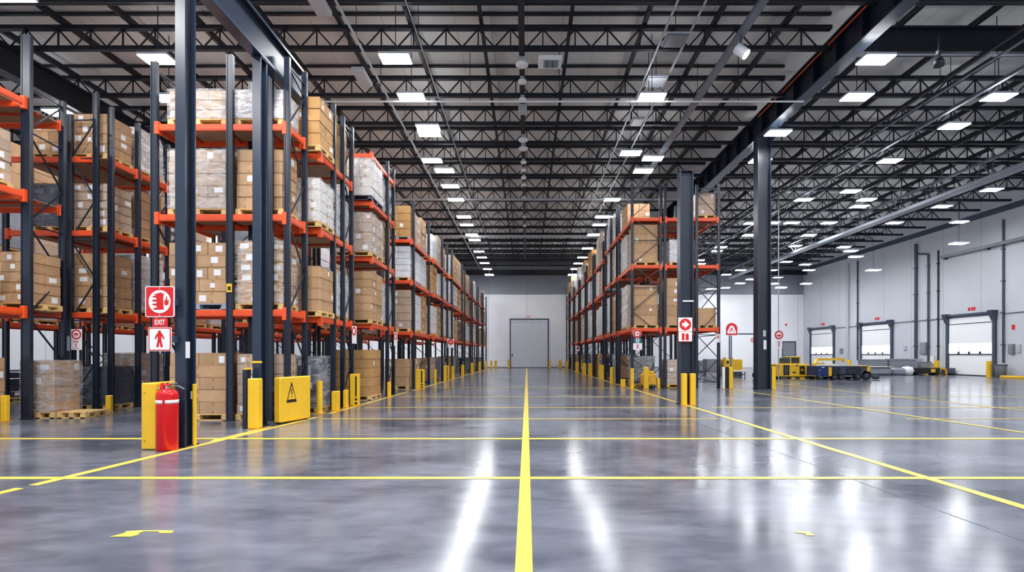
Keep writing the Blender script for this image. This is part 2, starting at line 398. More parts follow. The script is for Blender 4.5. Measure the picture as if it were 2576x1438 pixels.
def ibeam_y(name, xc, w, zb, zt, y0, y1, mt, label, stiff=0, cat='steel beam'):
    t = thing(name, label, cat, (xc, y0, zb)); tf = .06
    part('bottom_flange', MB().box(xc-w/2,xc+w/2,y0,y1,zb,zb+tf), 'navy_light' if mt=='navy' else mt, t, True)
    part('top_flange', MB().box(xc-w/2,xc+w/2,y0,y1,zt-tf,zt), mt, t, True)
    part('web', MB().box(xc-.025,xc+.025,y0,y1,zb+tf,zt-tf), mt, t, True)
    if stiff:
        me = MB().box(-w/2+.02,-.025,-.015,.015,zb+tf,zt-tf).box(.025,w/2-.02,-.015,.015,zb+tf,zt-tf).mesh('stiffener',[MAT and mt])
        y = y0+.6
        while y < y1-.3:
            o = part('stiffener', me, None, t, (0, y-y0, -zb)); y += stiff
    return t
bt = ibeam_y('steel_beam', 9.66, .42, 10.3, 11.28, 4, 55.0, 'navy', 'heavy navy I-beam with stiffeners running over the tall right column', 1.25)
t = solo('orange_cable', MB().tube((9.40,4,11.05),(9.40,21.0,11.05),.025,8), 'orange', 'thin orange cable along the side of the heavy right beam', 'cable', loc=(9.4,12,11.05))
ibeam_y('steel_beam', -16.0, .42, 10.0, 10.86, 8, 55.0, 'truss', 'dark I-beam under the roof over the far left racks')
ibeam_y('steel_beam', -5.247, .225, 7.2, 7.95, -1, 12.0, 'navy', 'navy beam resting on the front left columns')
t = thing('steel_girder', 'deep dark solid girder across the dock hall near top right corner', 'steel beam', (9.9,16,10.7))
part('web', MB().box(9.9,20,15.97,16.03,10.75,11.45), 'truss', t, True)
part('bottom_flange', MB().box(9.9,20,15.85,16.15,10.7,10.76), 'truss', t, True); part('top_flange', MB().box(9.9,20,15.85,16.15,11.44,11.5), 'truss', t, True)
# purlins running away from the camera just under the deck
px = [-23.5,-21.2,-18.9,-16.6,-14.3,-12.2,-10.1,-8.0,-5.75,-3.6,-1.4,1.35,3.65,5.8,8.0,11.6,13.9,16.2,18.5,20.8,23.1,25.4,27.7]
for i, x in enumerate(px):
    side = 'over the racks and aisle' if x < 9.5 else 'over the dock hall'
    k = i+1 if x < 9.5 else i-14
    w = .05 if x < 9.5 else .04
    solo('roof_purlin', MB().box(x-w,x+w,9,55.9,11.57,11.76), 'truss', f'dark purlin along the roof deck {side}, {ORD[k]} from left', 'purlin', 'purlins under the roof deck', loc=(x,9,11.57))
# last girder in front of the back wall
t = thing('end_girder', 'dark horizontal girder across the top of the back wall', 'steel beam', (0,55.3,10.0))
part('web', MB().box(XL,XR,55.28,55.32,10.0,10.5), 'truss', t, True); part('flange', MB().box(XL,XR,55.15,55.45,9.95,10.02), 'truss', t, True)
# pipes across the roof
for Y, z, x0, x1, r, mt, lb in ((17.35,9.9,-8.4,9.3,.03,'white','thin white pipe across the aisle roof, nearest of the white pipes'),(29.3,10.2,-9.5,9.3,.06,'pale_grey','pale pipe across the aisle roof, second of the white pipes'),
       (38.8,10.3,-8,9.3,.1,'pale_grey','pale thick pipe across the far aisle roof'),(15.5,10.4,10.6,15.0,.03,'steel','thin grey pipe under the deep girder near top right corner')):
    t = thing('roof_pipe', lb, 'pipe', (x0,Y,z)); part('pipe_run', MB().tube((x0,Y,z),(x1,Y,z),r,10), mt, t, True)
    for k in range(int((x1-x0)/3)+1): part('hanger', MB().tube((x0+.5+3*k,Y,z+r),(x0+.5+3*k,Y,11.55),.012,6), 'truss', t, True)
# conduits, trays and ducts along the roof
for x, z, y0, y1, w, h, mt, lb in ((-4.95,10.55,12,55,.05,.05,'pale_grey','thin pale conduit along the roof left of the aisle lights'),(-3.15,10.6,12,40,.03,.03,'rail_grey','thin grey rod along the roof beside the left aisle lights'),
      (5.95,10.25,9,40,.22,.1,'rail_grey','grey steel channel slanting along the roof above the right rack'),(4.0,10.75,11,34,.05,.05,'pale_grey','pale thin rail left of the right aisle lights'),(4.75,10.75,11,34,.05,.05,'pale_grey','pale thin rail right of the right aisle lights'),
      (13.6,10.3,8,54,.1,.12,'truss','dark channel along the dock hall roof, nearer the heavy beam'),(13.95,10.2,8,54,.06,.05,'rail_grey','thin bright conduit beside the dark channel in dock hall roof'),
      (15.4,10.25,8,54,.12,.1,'rail_grey','grey pipe channel along the middle of the dock hall roof'),(18.3,10.3,9,54,.08,.1,'truss','dark channel right of the middle of the dock hall roof')):
    t = thing('conduit', lb, 'conduit', (x,y0,z)); part('run', MB().box(x-w/2,x+w/2,y0,y1,z,z+h), mt, t, True)
    for k in range(int((y1-y0)/6)): part('hanger', MB().tube((x,y0+3+6*k,z+h),(x,y0+3+6*k,11.55),.01,5), 'truss', t, True)
t = thing('lattice_duct', 'long pale grey duct with lattice brackets along the dock hall roof near right wall', 'duct', (21.4,10,9.4))
part('duct_body', MB().box(21.1,21.6,10,54.5,9.4,9.62,ch=.03), 'duct', t, True); part('upper_rail', MB().box(20.7,20.85,10,54.5,10.1,10.2), 'rail_grey', t, True)
for k in range(15):
    y = 12+k*2.9; part('bracket', MB().bar((21.2,y,9.6),(20.78,y,10.12),.05,.05).bar((21.3,y,9.6),(21.3,y,10.9),.04,.04).bar((20.78,y,10.15),(21.3,y+.9,9.62),.03,.03), 'rail_grey', t, True)
# centre-line conduit with small devices
t = thing('conduit', 'dark conduit along the roof above the yellow centre line', 'conduit', (-.15,12,10.75)); part('run', MB().box(-.24,-.06,12,50,10.75,10.83), 'truss', t, True)
for k in range(9): part('hanger', MB().tube((-.15,13+4.4*k,10.8),(-.15,13+4.4*k,11.55),.012,5), 'truss', t, True)
for k, (v, ty) in enumerate(((158,0),(205,1),(251,1),(275,2),(349,0),(371,0),(408,1),(428,1),(447,1),(465,1),(498,1),(545,1),(567,1))):
    z = 10.6; y = F*(z-H)/(V0-v)
    t = thing('ceiling_device', f'white {"dome" if ty==0 else "box" if ty==2 else "disc"} device on the roof conduit over centre line, {ORD[k+1]} from camera', 'ceiling device', (-.15,y,z), group='devices along the centre conduit')
    if ty == 0:
        part('dome', MB().lathe([(.0,-.14),(.12,-.13),(.2,-.08),(.21,-.02),(.0,-.01)],20), 'white', t); part('base', MB().box(-.1,.1,-.1,.1,0,.15), 'pale_grey', t)
    elif ty == 1:
        part('disc', MB().lathe([(.0,-.06),(.13,-.05),(.15,0),(.13,.05),(0,.06)],16), 'white', t); part('base', MB().box(-.07,.07,-.07,.07,.05,.15), 'pale_grey', t)
    else:
        part('body', MB().box(-.16,.16,-.15,.15,-.15,.15,ch=.02), 'pale_grey', t)
t = thing('air_vent', 'white square ceiling cassette vent just right of the centre conduit', 'vent', (.72,16.0,10.4))
part('frame', MB().box(-.36,.36,-.3,.3,0,.12,ch=.02), 'white', t); part('grille', MB().box(-.2,.26,-.2,.2,-.012,0), 'grey', t)
part('slat', MB().box(-.1,-.06,-.2,.2,-.02,-.012).box(.06,.1,-.2,.2,-.02,-.012), 'slate', t)
for i, (y, mt, w) in enumerate(((12.6,'white',.33),(15.2,'rail_grey',.3),(17.5,'pale_grey',.3),(20.5,'pale_grey',.2))):
    t = thing('access_panel', f'{"white" if mt=="white" else "grey"} flat panel between the pale rails right of the aisle, {ORD[i+1]} from camera', 'panel', (4.38,y,10.6))
    part('panel_face', MB().box(-w,w,-.3,.3,0,.05,ch=.01), mt, t); part('panel_frame', MB().box(-w-.04,w+.04,-.34,.34,.05,.09), 'pale_grey', t)
    part('hanger', MB().tube((0,0,.09),(0,0,.9),.012,5), 'truss', t)
for i,(y,) in enumerate(((13.2,),(16.8,))):
    solo('access_panel', MB().box(-5.55,-5.15,y-.5,y+.5,10.35,10.5,ch=.02), 'pale_grey', f'pale slim box under the roof left of the aisle lights, {ORD[i+1]} from camera', 'panel', loc=(-5.35,y,10.35))
t = thing('floodlight', 'white tilted spotlight hanging from the grey roof channel on the right', 'spotlight', (5.95,14.35,10.2))
part('bracket', MB().tube((0,0,.05),(0,0,-.2),.025,8).box(-.14,.14,-.02,.02,-.24,-.18), 'slate', t)
part('lamp_body', MB().tube((-.12,0,-.28),(.1,-.1,-.52),.14,14), 'white', t); part('lamp_glass', MB().tube((.1,-.1,-.52),(.115,-.107,-.535),.13,14), 'lamp_soft', t)
t = thing('siren', 'black hanging bell-shaped siren near the top right of dock hall', 'siren', (11.05,13.85,9.35))
part('rod', MB().tube((0,0,0),(0,0,.65),.03,8).box(-.05,.05,-.05,.05,.1,.2), 'black', t); part('bell', MB().lathe([(0,.0),(.08,-.01),(.12,-.1),(.13,-.22),(.1,-.22),(0,-.2)],16), 'truss', t)

# ---------------------------------------------------------------- light fixtures
def fixture(u, v, label, group, z=9.9, ymax=50.0):
    y = F*(z-H)/(V0-v)
    if y > ymax: y = ymax; z = H+(V0-v)*y/F
    xm = 26.8-2.2*(v > 600)
    if u > 2000 and (u-U0)*y/F > xm: y = xm*F/(u-U0); z = H+(V0-v)*y/F
    y = {(2412,613):30.9,(2028,714):47.9,(1965,724):47.0}.get((u,v), y); z = z if (V0-v)*y/F+H > 9.89 and z > 9.89 else H+(V0-v)*y/F
    x = (u-U0)*y/F; zr = 10.29 if abs(x-9.66) < .3 else 9.99 if abs(x+16) < .6 else DECK
    t = thing('panel_light', label, 'ceiling light', (x,y,z), group=group)
    part('housing', cached('lh','housing',lambda: MB().box(-.44,.44,-.27,.27,.02,.1,ch=.015),['pale_grey']), None, t)
    part('diffuser', cached('ld','diffuser',lambda: MB().box(-.42,.42,-.25,.25,0,.019),['lamp']), None, t)
    part('rod', MB().tube((0,0,.1),(0,0,zr-z),.012,6), 'truss', t)
    part('deck_fill_panel', cached('lu','deck_fill_panel',lambda: MB().box(-.3,.3,-.16,.16,.1,.11),['deck_fill_glow']), None, t)  # glowing top panel added to each fixture to lighten the deck above
LEFT = [(995,150),(1035,246),(1077,323),(1080,337),(1087,405),(1118,430),(1133,469),(1147,503),(1167,546),(1174,566),(1187,591),(1194,604),(1205,633),(1212,648),(1219,662),(1226,677),(1231,692)]
RIGHT = [(1640,246),(1587,386),(1642,400),(1618,431),(1540,503),(1515,546),(1508,566),(1493,591),(1478,625),(1465,648),(1455,663),(1447,677),(1440,692)]
HALL = [(2203,152),(2155,246),(2512,246),(2400,319),(1957,336),(1912,406),(2238,406),(2140,482),(2180,503),(2022,503),(2162,520),(1992,561),(2085,561),(1942,561),(1890,562),(2035,592),(1885,592),
  (2001,619),(1813,622),(1803,632),(1760,655),(1762,664),(2495,478),(2370,520),(2250,561),(2413,559),(2412,613),(2123,622),(2140,632),(2153,646),(2197,680),(2025,666),(2035,680),(1978,659),(1942,680),(1863,680),(1827,691),(1957,698),(1890,703),(1862,713),(2028,714),(1965,724),(1825,724),(1790,727),(1945,714)]
for i,(u,v) in enumerate(LEFT): fixture(u, v, f'bright panel light over the left side of aisle, {ORD[i+1]} from camera', 'panel lights over the aisle', ymax=46+i*.35)
for i,(u,v) in enumerate(RIGHT): fixture(u, v, f'bright panel light over the right side of aisle, {ORD[i+1]} from camera', 'panel lights over the aisle', ymax=46+i*.35)
rows = {}
for u,v in HALL: rows.setdefault(min(6, max(1, int((u-U0)/(V0-v)/.48))), []).append((u,v))
for r, ls in enumerate(sorted(rows)):
    for i,(u,v) in enumerate(sorted(rows[ls], key=lambda p: p[1])):
        fixture(u, v, f'bright panel light in dock hall, row {ORD[r+1]} from the racks, {ORD[i+1]} from front', 'panel lights over the dock hall', ymax=44.5+((i*3+r*2)%9)*1.15)
for i,(u,v) in enumerate(((397,151),(150,285),(425,249))): fixture(u, v, f'bright panel light above the left racks, {("right of tall rack post","over far-left top shelf","just left of navy column")[i]}', 'panel lights over the left racks')
t = thing('panel_light', 'long slim bright light at the top left corner of the photo', 'ceiling light', (-12.6,12.3,9.9)); part('housing', MB().box(-.8,.8,-.2,.2,.02,.1), 'pale_grey', t); part('diffuser', MB().box(-.78,.78,-.18,.18,0,.019), 'lamp_soft', t)
part('rod', MB().tube((0,0,.1),(0,0,1.65),.012,6), 'truss', t)
# bare area lamps added above camera and left racks to brighten floor, loads, left wall
for i,(x,y) in enumerate(((-9,8),(-9,2.5),(-4,9.5),(-4,4),(-4,-.5),(4.2,11.5),(4.2,5.5),(4.2,0),(12,9),(12,3),(19,11),(19,4.5),(26,10),(-15,6),(-20.5,12),(-20.5,19),(-20.5,26),(-20.5,33),(-20.5,40),(-20.5,47),(-10.2,20),(-10.2,27),(-10.2,34),(-10.2,41),(-10.2,48),(-14.3,24),(-14.3,32),(-14.3,40),(-14.3,48))):
    L = bpy.data.lights.new('fill_lamp', 'AREA'); L.shape = 'RECTANGLE'; L.size = .84; L.size_y = .5; L.energy = 360
    o = bpy.data.objects.new('fill_lamp', L); C.objects.link(o); o.location = (x,y,9.9)

# ---------------------------------------------------------------- columns
def hcol(x, y, w, d, z1, front, label, name='steel_column'):
    """front=True: flanges face the camera; else flanges left and right"""
    t = thing(name, label, 'column', (x,y,0)); f = .03
    if front:
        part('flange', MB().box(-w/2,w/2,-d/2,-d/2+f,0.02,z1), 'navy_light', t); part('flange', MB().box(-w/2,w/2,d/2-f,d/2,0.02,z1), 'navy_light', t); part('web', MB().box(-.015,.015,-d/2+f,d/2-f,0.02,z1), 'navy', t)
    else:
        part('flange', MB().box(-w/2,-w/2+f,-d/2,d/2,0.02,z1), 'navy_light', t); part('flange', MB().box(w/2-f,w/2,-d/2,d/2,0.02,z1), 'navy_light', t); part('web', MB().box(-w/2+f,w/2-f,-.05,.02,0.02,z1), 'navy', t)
    part('base_plate', MB().box(-w/2-.03,w/2+.03,-d/2-.03,d/2+.03,0,.02), 'navy', t)
    part('cap_plate', MB().box(-w/2-.01,w/2+.01,-d/2-.01,d/2+.01,z1,z1+.02), 'navy', t)
    return t
c1 = hcol(-5.24, 7.94, .15, .26, 7.17, True, 'navy steel column in front, behind the red fire extinguisher')
c2 = hcol(-5.235, 10.14, .16, .26, 7.17, True, 'navy steel column second from front, behind the flat yellow bollard')
part('tag_plate', MB().box(.076,.08,-.12,-.02,1.35,1.6), 'white', c1); part('tag_plate', MB().box(.076,.08,.0,.08,.72,.84), 'pale_grey', c1)
part('yellow_band', MB().box(-.08,.11,-.137,-.131,1.24,1.28), 'yellow', c2)
c3 = hcol(4.53, 14.77, .38, .3, 6.6, False, 'short navy column with a bare top and the red arrow sign')
part('white_band', MB().box(-.12,.19,-.16,-.152,2.9,2.94), 'white', c3); part('white_band', MB().box(.02,.19,-.16,-.152,1.98,2.0), 'pale_grey', c3)
c4 = hcol(9.66, 21.2, .54, .42, 10.28, False, 'tall navy column under the heavy beam beside yellow machine')
part('tag_plate', MB().box(.02,.14,-.076,-.07,1.62,2.0), 'white', c4); part('tag_plate', MB().box(.0,.12,-.076,-.07,2.15,2.4), 'pale_grey', c4)
# ================================================================ PALLET RACKS
mat('wrap_white', (226,228,234), .28, var=.1, scale=5, rnd=.08, bump=.35, bscale=3)
mat('wrap_grey', (150,156,168), .25, var=.15, scale=4, rnd=.1, bump=.4, bscale=3)
mat('wrap_dark', (66,70,84), .22, var=.2, scale=4, bump=.45, bscale=3)
def post_mesh(h, w):
    def fn():
        g = MB().box(-w/2,w/2,-.035,.045,0,h,0,ch=.006)
        return g.box(-w/2+.004,-w/2+.028,-.046,-.035,0,h).box(w/2-.028,w/2-.004,-.046,-.035,0,h)
    return cached(('post',round(h,2),w), 'upright', fn, ['navy'])
def rack(label, posts, levels, beams, frames, decks, near=2, group='pallet racks', name='pallet_rack'):
    """posts (x,y,top[,w]); beams ((x,y),(x,y)); frames = post index pairs joined by bracing; near 2 = full detail"""
    X0, Y0 = posts[0][0], posts[0][1]
    t = thing(name, label, 'pallet rack', (X0,Y0,0), group=group)
    for p in posts:
        w = p[3] if len(p) > 3 else .115
        o = part('upright', post_mesh(p[2], w), None, t, (p[0]-X0,p[1]-Y0,0))
        if near > 1: part('foot_plate', cached(('foot',w),'foot_plate',lambda: MB().box(-w/2-.03,w/2+.03,-.07,.08,0,.012),['navy']), None, o)
    for (a,b) in frames:
        pa, pb = posts[a], posts[b]; h = min(pa[2],pb[2]); z = .25; k = 0
        while z < h-.3:
            z2 = min(z+1.0, h-.15)
            A, B = (pa[0]-X0,pa[1]-Y0), (pb[0]-X0,pb[1]-Y0)
            if k % 2: A, B = B, A
            part('brace', MB().bar((*A,z),(*B,z2),.028,.028), 'brace', t)
            if near > 1 and k % 2 == 0: part('brace', MB().bar((*A,z),(*B,z),.028,.028), 'brace', t)
            z = z2; k += 1
        part('brace', MB().bar((pa[0]-X0,pa[1]-Y0,h-.15),(pb[0]-X0,pb[1]-Y0,h-.15),.03,.03), 'brace', t)
    for z in levels:
        for (p,q) in beams:
            ax = 0 if abs(p[0]-q[0]) > abs(p[1]-q[1]) else 1
            L = abs(q[ax]-p[ax]); s = p if p[ax] < q[ax] else q
            def fn():
                g = MB()
                if ax == 0: g.box(0,L,-.025,.025,-.14,0,0,ch=.006).box(0,L,-.03,-.025,-.11,-.03)
                else: g.box(-.025,.025,0,L,-.14,0,0,ch=.006).box(.025,.03,0,L,-.11,-.03).box(-.03,-.025,0,L,-.11,-.03)
                return g
            o = part('beam', cached(('beam',ax,round(L,2)),'beam',fn,['orange']), None, t, (s[0]-X0,s[1]-Y0,z))
            if near > 1:
                for e in (0, L):
                    l = (e,0,0) if ax == 0 else (0,e,0)
                    part('beam_connector', cached('bcon','beam_connector',lambda: MB().box(-.045,.045,-.05,.05,-.22,.05,0,ch=.006),['orange']), None, o, l)
        for (x0,x1,y0,y1) in decks:
            part('deck_panel', MB().box(x0-X0,x1-X0,y0-Y0,y1-Y0,z-.025,z-.003), 'deck_board', t)
            if near:
                lx, ly = x1-x0, y1-y0; n = max(2, int(max(lx,ly)/.9))
                for k in range(n):
                    f = (k+.5)/n
                    g = MB().box(x0-X0+lx*f-.03,x0-X0+lx*f+.03,y0-Y0,y1-Y0,z-.075,z-.026) if lx > ly else MB().box(x0-X0,x1-X0,y0-Y0+ly*f-.03,y0-Y0+ly*f+.03,z-.075,z-.026)
                    part('cross_tie', g, 'orange_dark', t)
    return t
# ---------------------------------------------------------------- pallets and loads
PALW = {'yellow':'yellow_wood','wood':'wood','grey':'grey_wood','dark':'slate'}
def pallet(x0, x1, y0, y1, z, label, kind='wood', near=True, group='pallets under the loads'):
    w, d = x1-x0, y1-y0; mt = PALW[kind]
    nm = 'plastic_pallet' if kind == 'dark' else 'wooden_pallet'
    def deck():
        g = MB(); n = 7; b = d/n
        for i in range(n): g.box(-w/2,w/2,-d/2+i*b+.012,-d/2+(i+1)*b-.012,.118,.138)
        for x in (-w/2+.05,0,w/2-.05): g.box(x-.05,x+.05,-d/2,d/2,.098,.118)
        return g
    def bottom():
        g = MB()
        for x in (-w/2+.06,0,w/2-.06): g.box(x-.05,x+.05,-d/2,d/2,0,.02)
        g.box(-w/2,w/2,-d/2,-d/2+.07,.0,.019); return g
    key = ('pal',round(w,2),round(d,2),mt)
    if near:
        t = thing(nm, label, 'pallet', ((x0+x1)/2,(y0+y1)/2,z), group=group)
        part('top_deck', cached(key+(1,),'top_deck',deck,[mt]), None, t); part('bottom_deck', cached(key+(2,),'bottom_deck',bottom,[mt]), None, t)
        blk = cached(('blk',mt),'block',lambda: MB().box(-.06,.06,-.06,.06,.02,.098),[mt])
        for x in (-w/2+.06,0,w/2-.06):
            for y in (-d/2+.06,0,d/2-.06): part('block', blk, None, t, (x,y,0))
        return t
    def whole():
        g = deck(); h = bottom(); g.add(h.v,h.f)
        for x in (-w/2+.06,0,w/2-.06):
            for y in (-d/2+.06,0,d/2-.06): g.box(x-.06,x+.06,y-.06,y+.06,.02,.098)
        return g
    return solo(nm, cached(key+(3,),'pallet',whole,[mt]), None, label, 'pallet', group, ((x0+x1)/2,(y0+y1)/2,z))
def carton_mesh(w, d, h, mt):
    w, d, h = round(w,2), round(d,2), round(h,2)
    def fn():
        g = MB().box(-w/2,w/2,-d/2,d/2,0,h,0,ch=.007); e = .0015; tw = .03; k = min(.09,h*.3)
        g.box(-tw,tw,-d/2-e,-d/2,h-k,h-.008,1).box(-tw,tw,-d/2-e,-d/2,.008,k,1)
        for s in (-1,1):
            g.box(s*w/2,s*(w/2+e),-tw,tw,h-k,h-.008,1).box(s*w/2,s*(w/2+e),-tw,tw,.008,k,1)
            g.box(s*w/2,s*(w/2+.001),-d/2+.01,d/2-.01,h-.012,h-.008,2)
        g.box(-w/2+.01,w/2-.01,-d/2-.001,-d/2,h-.012,h-.008,2)
        return g.box(-w/2+.01,w/2-.01,-tw,tw,h,h+e,1)
    return cached(('ctn',w,d,h,mt),'carton',fn,[mt,'tape','ink'])
def paper(o, w, d, h, face, r):
    """shipping papers stuck on a carton face: -y, +x or -x"""
    lw, lh = r.choice(((.15,.13),(.12,.15),(.19,.11),(.1,.1))); lh = min(lh,h*.6); lw = min(lw, .7*(w if face=='f' else d))
    u = (r.random()-.5)*((w if face=='f' else d)-lw-.06); z = .04+r.random()*max(0,h-lh-.08)
    if face == 'f': g = MB().box(u-lw/2,u+lw/2,-d/2-.004,-d/2-.002,z,z+lh)
    else:
        s = 1 if face == 'r' else -1; g = MB().box(s*(w/2+.002),s*(w/2+.004),u-lw/2,u+lw/2,z,z+lh)
    part('shipping_label', g, 'paper', o)
def grid_film(x0, x1, y0, y1, z0, z1, r, amp=.016):
    g = MB(); n, m = 7, 9
    def face(p, a, b, nrm):
        vs = []; P, A, B, N = Vector(p), Vector(a), Vector(b), Vector(nrm)
        for j in range(m+1):
            for i in range(n+1):
                e = 0 if i in (0,n) else r.random()*amp
                vs.append(P+A*(i/n)+B*(j/m)+N*e)
        g.add(vs, [(j*(n+1)+i,j*(n+1)+i+1,(j+1)*(n+1)+i+1,(j+1)*(n+1)+i) for j in range(m) for i in range(n)], 0, True)
    h = (0,0,z1-z0); w, d = x1-x0, y1-y0
    face((x0,y0,z0),(w,0,0),h,(0,-1,0)); face((x1,y0,z0),(0,d,0),h,(1,0,0)); face((x1,y1,z0),(-w,0,0),h,(0,1,0)); face((x0,y1,z0),(0,-d,0),h,(-1,0,0))
    face((x0,y0,z1),(w,0,0),(0,d,0),(0,0,1)); return g
ROWN = {1:['only'],2:['bottom','top'],3:['bottom','middle','top'],4:['bottom','lower-middle','upper-middle','top'],5:['bottom','second-lowest','middle','second-highest','top'],
        6:['bottom','second-lowest','third-lowest','third-highest','second-highest','top'],7:['bottom','second-lowest','third-lowest','middle','third-highest','second-highest','top']}
FILMCOL = {'clear':'clear film','white':'white film','grey':'grey film','dark':'dark film'}
COLW = {'kraft':'brown','taupe':'greyish-brown','ochre':'tan','pale':'whitish','dark_box':'dark grey'}
NC = [0]
def load(ph, x0, x1, y0, y1, z, h, rows, mt='kraft', wrap=None, side='r', pk='wood', pat=None, papers=.6, seed=0, hole=False):
    """one pallet with cartons on it. ph: short phrase that says which pallet"""
    r = random.Random(f'{ph}{seed}'); zz = z+.001
    pallet(x0-.02,x1+.02,y0-.02,y1+.02,zz, {'wood':'pale wooden','grey':'grey-blue wooden','dark':'dark plastic','yellow':'yellow'}[pk]+' pallet under '+ph, pk)
    zz += .1385; rh = h/rows; root = None; gap = .006
    if wrap:
        root = thing('wrapped_load', f'{COLW[mt]} cartons wrapped in {FILMCOL[wrap]}, {ph}', 'wrapped load', ((x0+x1)/2,(y0+y1)/2,zz), group='wrapped loads on the racks')
    for k in range(rows):
        p = pat[k % len(pat)] if pat else r.choice((0,1,2,3))
        w, d = x1-x0, y1-y0; xm, ym = (x0+x1)/2+(r.random()-.5)*.1*w, (y0+y1)/2
        if p == 0: cells = [(x0,xm,y0,ym,'front left'),(xm,x1,y0,ym,'front right'),(x0,x1,ym,y1,'rear')]
        elif p == 1: cells = [(x0,x1,y0,ym,'front'),(x0,x1,ym,y1,'rear')]
        elif p == 2: cells = [(x0,xm,y0,y1,'left'),(xm,x1,y0,y1,'right')]
        else:
            a, b = x0+w*.36, x0+w*.68; cells = [(x0,a,y0,y1,'left'),(a,b,y0,y1,'centre'),(b,x1,y0,y1,'right')]
        jx, jy = (r.random()-.5)*.02, (r.random()-.5)*.012
        for (a,b,c,e,nm) in cells:
            cw, cd, chh = b-a-gap, e-c-gap, rh-.004
            me = carton_mesh(cw,cd,chh,mt); cx, cy, cz = (a+b)/2+jx, (c+e)/2+jy, zz+k*rh
            if root: o = part('carton', me, None, root, (cx-root.location.x, cy-root.location.y, cz-root.location.z))
            else:
                o = solo('carton', me, None, f'{COLW[mt]} carton, {ROWN[rows][k]} row, {nm}, on {ph}', 'carton', 'cartons stacked on the racks', (cx,cy,cz)); NC[0] += 1
            w2, d2, h2 = round(cw,2), round(cd,2), round(chh,2)
            if r.random() < papers and nm != 'rear': paper(o, w2, d2, h2, 'f', r)
            if r.random() < papers*.7 and (nm != 'left' or side == 'l') and not (nm == 'front left' and side == 'r'): paper(o, w2, d2, h2, side, r)
    if root:
        part('stretch_film', grid_film(x0-.025,x1+.025,y0-.025,y1+.025,zz+.002,zz+h+.012,r), 'film_'+wrap, root, True)
def farload(ph, x0, x1, y0, y1, z, h, look, r, pk='wood'):
    """load some way off: one mesh thing with carton seams and papers"""
    pallet(x0,x1,y0,y1,z+.001, {'wood':'pale wooden','grey':'grey-blue wooden','dark':'dark plastic'}[pk]+' pallet under '+ph, pk, near=False)
    zz = z+.1395; L = ((x0+x1)/2,(y0+y1)/2,zz); w, d = (x1-x0)/2-.01, (y1-y0)/2-.01; g = MB()
    rows = r.choice((3,4,4,5)); rh = h/rows; ph_w = look in ('wrap_white','wrap_grey','wrap_dark')
    if ph_w and r.random() < .5:
        g.box(-w,w,-d,d,0,h,0,ch=.03)
        for k in range(1,rows): g.box(-w-.002,w+.002,-d-.002,d+.002,k*rh-.006,k*rh+.002,2)
    else:
        for k in range(rows):
            sp = (r.random()-.5)*.3*w; jx = (r.random()-.5)*.03
            if r.random() < .6: g.box(-w+jx,sp-.004,-d,d,k*rh,(k+1)*rh-.006,0,ch=.012).box(sp+.004,w+jx,-d,d,k*rh,(k+1)*rh-.006,0,ch=.012)
            else: g.box(-w+jx,w+jx,-d,-.004,k*rh,(k+1)*rh-.006,0,ch=.012).box(-w+jx,w+jx,.004,d,k*rh,(k+1)*rh-.006,0,ch=.012)
            for _ in range(r.choice((0,1,1,2))):
                u = (r.random()-.5)*w*1.5; v = k*rh+rh*.25; g.box(u-.07,u+.07,-d-.003,-d-.001,v,v+min(.14,rh*.5),1)
            for s in (-1,1):
                if r.random() < .6:
                    u = (r.random()-.5)*d*1.4; v = k*rh+rh*.25; g.box(s*(w+.02),s*(w+.023),u-.07,u+.07,v,v+min(.14,rh*.5),1)
    desc = {'wrap_white':'white wrapped load','wrap_grey':'silver-grey wrapped load','wrap_dark':'dark wrapped load','kraft':'brown carton load','taupe':'greyish-brown carton load','ochre':'tan carton load','pale':'whitish carton load'}[look]
    return solo('pallet_load', g.mesh('pallet_load',[look,'paper','grey']), None, f'{desc}, {ph}', 'pallet load', 'loads further down the racks', L)

# ---- rack A: faces the camera behind the extinguisher column
LA = [2.35, 4.37, 6.28]
ya, yb_ = 10.95, 11.8
rack('navy and orange rack facing the camera behind the extinguisher column',
     [(-7.88,ya,7.6,.14),(-6.28,ya,7.75,.14),(-5.435,ya,7.7,.13),(-5.07,ya,7.7),(-7.88,yb_,7.6),(-6.28,yb_,7.6),(-5.07,yb_,7.85)], LA,
     [((-7.82,ya),(-5.12,ya)),((-7.82,yb_),(-5.12,yb_)),((-5.07,ya+.05),(-5.07,yb_-.05)),((-7.88,ya+.05),(-7.88,yb_-.05))],
     [(3,6),(0,4)], [(-7.84,-5.14,ya+.03,yb_-.03)])
a0, a1 = ya+.06, yb_-.1
load('left pallet, top shelf, front rack',-7.62,-6.4,a0,a1,LA[2],.62,3,'taupe','clear',papers=.5)
load('right pallet, top shelf, front rack',-6.18,-5.2,a0,a1,LA[2],.6,3,'taupe','white')
load('left pallet, middle shelf, front rack',-7.62,-6.4,a0,a1,LA[1],1.26,5,'taupe','clear',pk='wood')
load('right pallet, middle shelf, front rack',-6.18,-5.2,a0,a1,LA[1],1.27,5,'kraft',pat=[3,1,2,0,1])
load('left pallet, lowest shelf, front rack',-7.62,-6.4,a0,a1,LA[0],1.3,5,'kraft',pk='grey',papers=.9)
load('right pallet, lowest shelf, front rack',-6.18,-5.2,a0,a1,LA[0],1.33,6,'kraft','clear',papers=1)
load('left pallet, floor, front rack',-7.62,-6.4,a0,a1,0,1.3,5,'kraft',pat=[2,1,2,1,2],papers=.2)
load('right pallet, floor, front rack',-6.18,-5.2,a0,a1,0,1.28,6,'taupe',papers=.8)
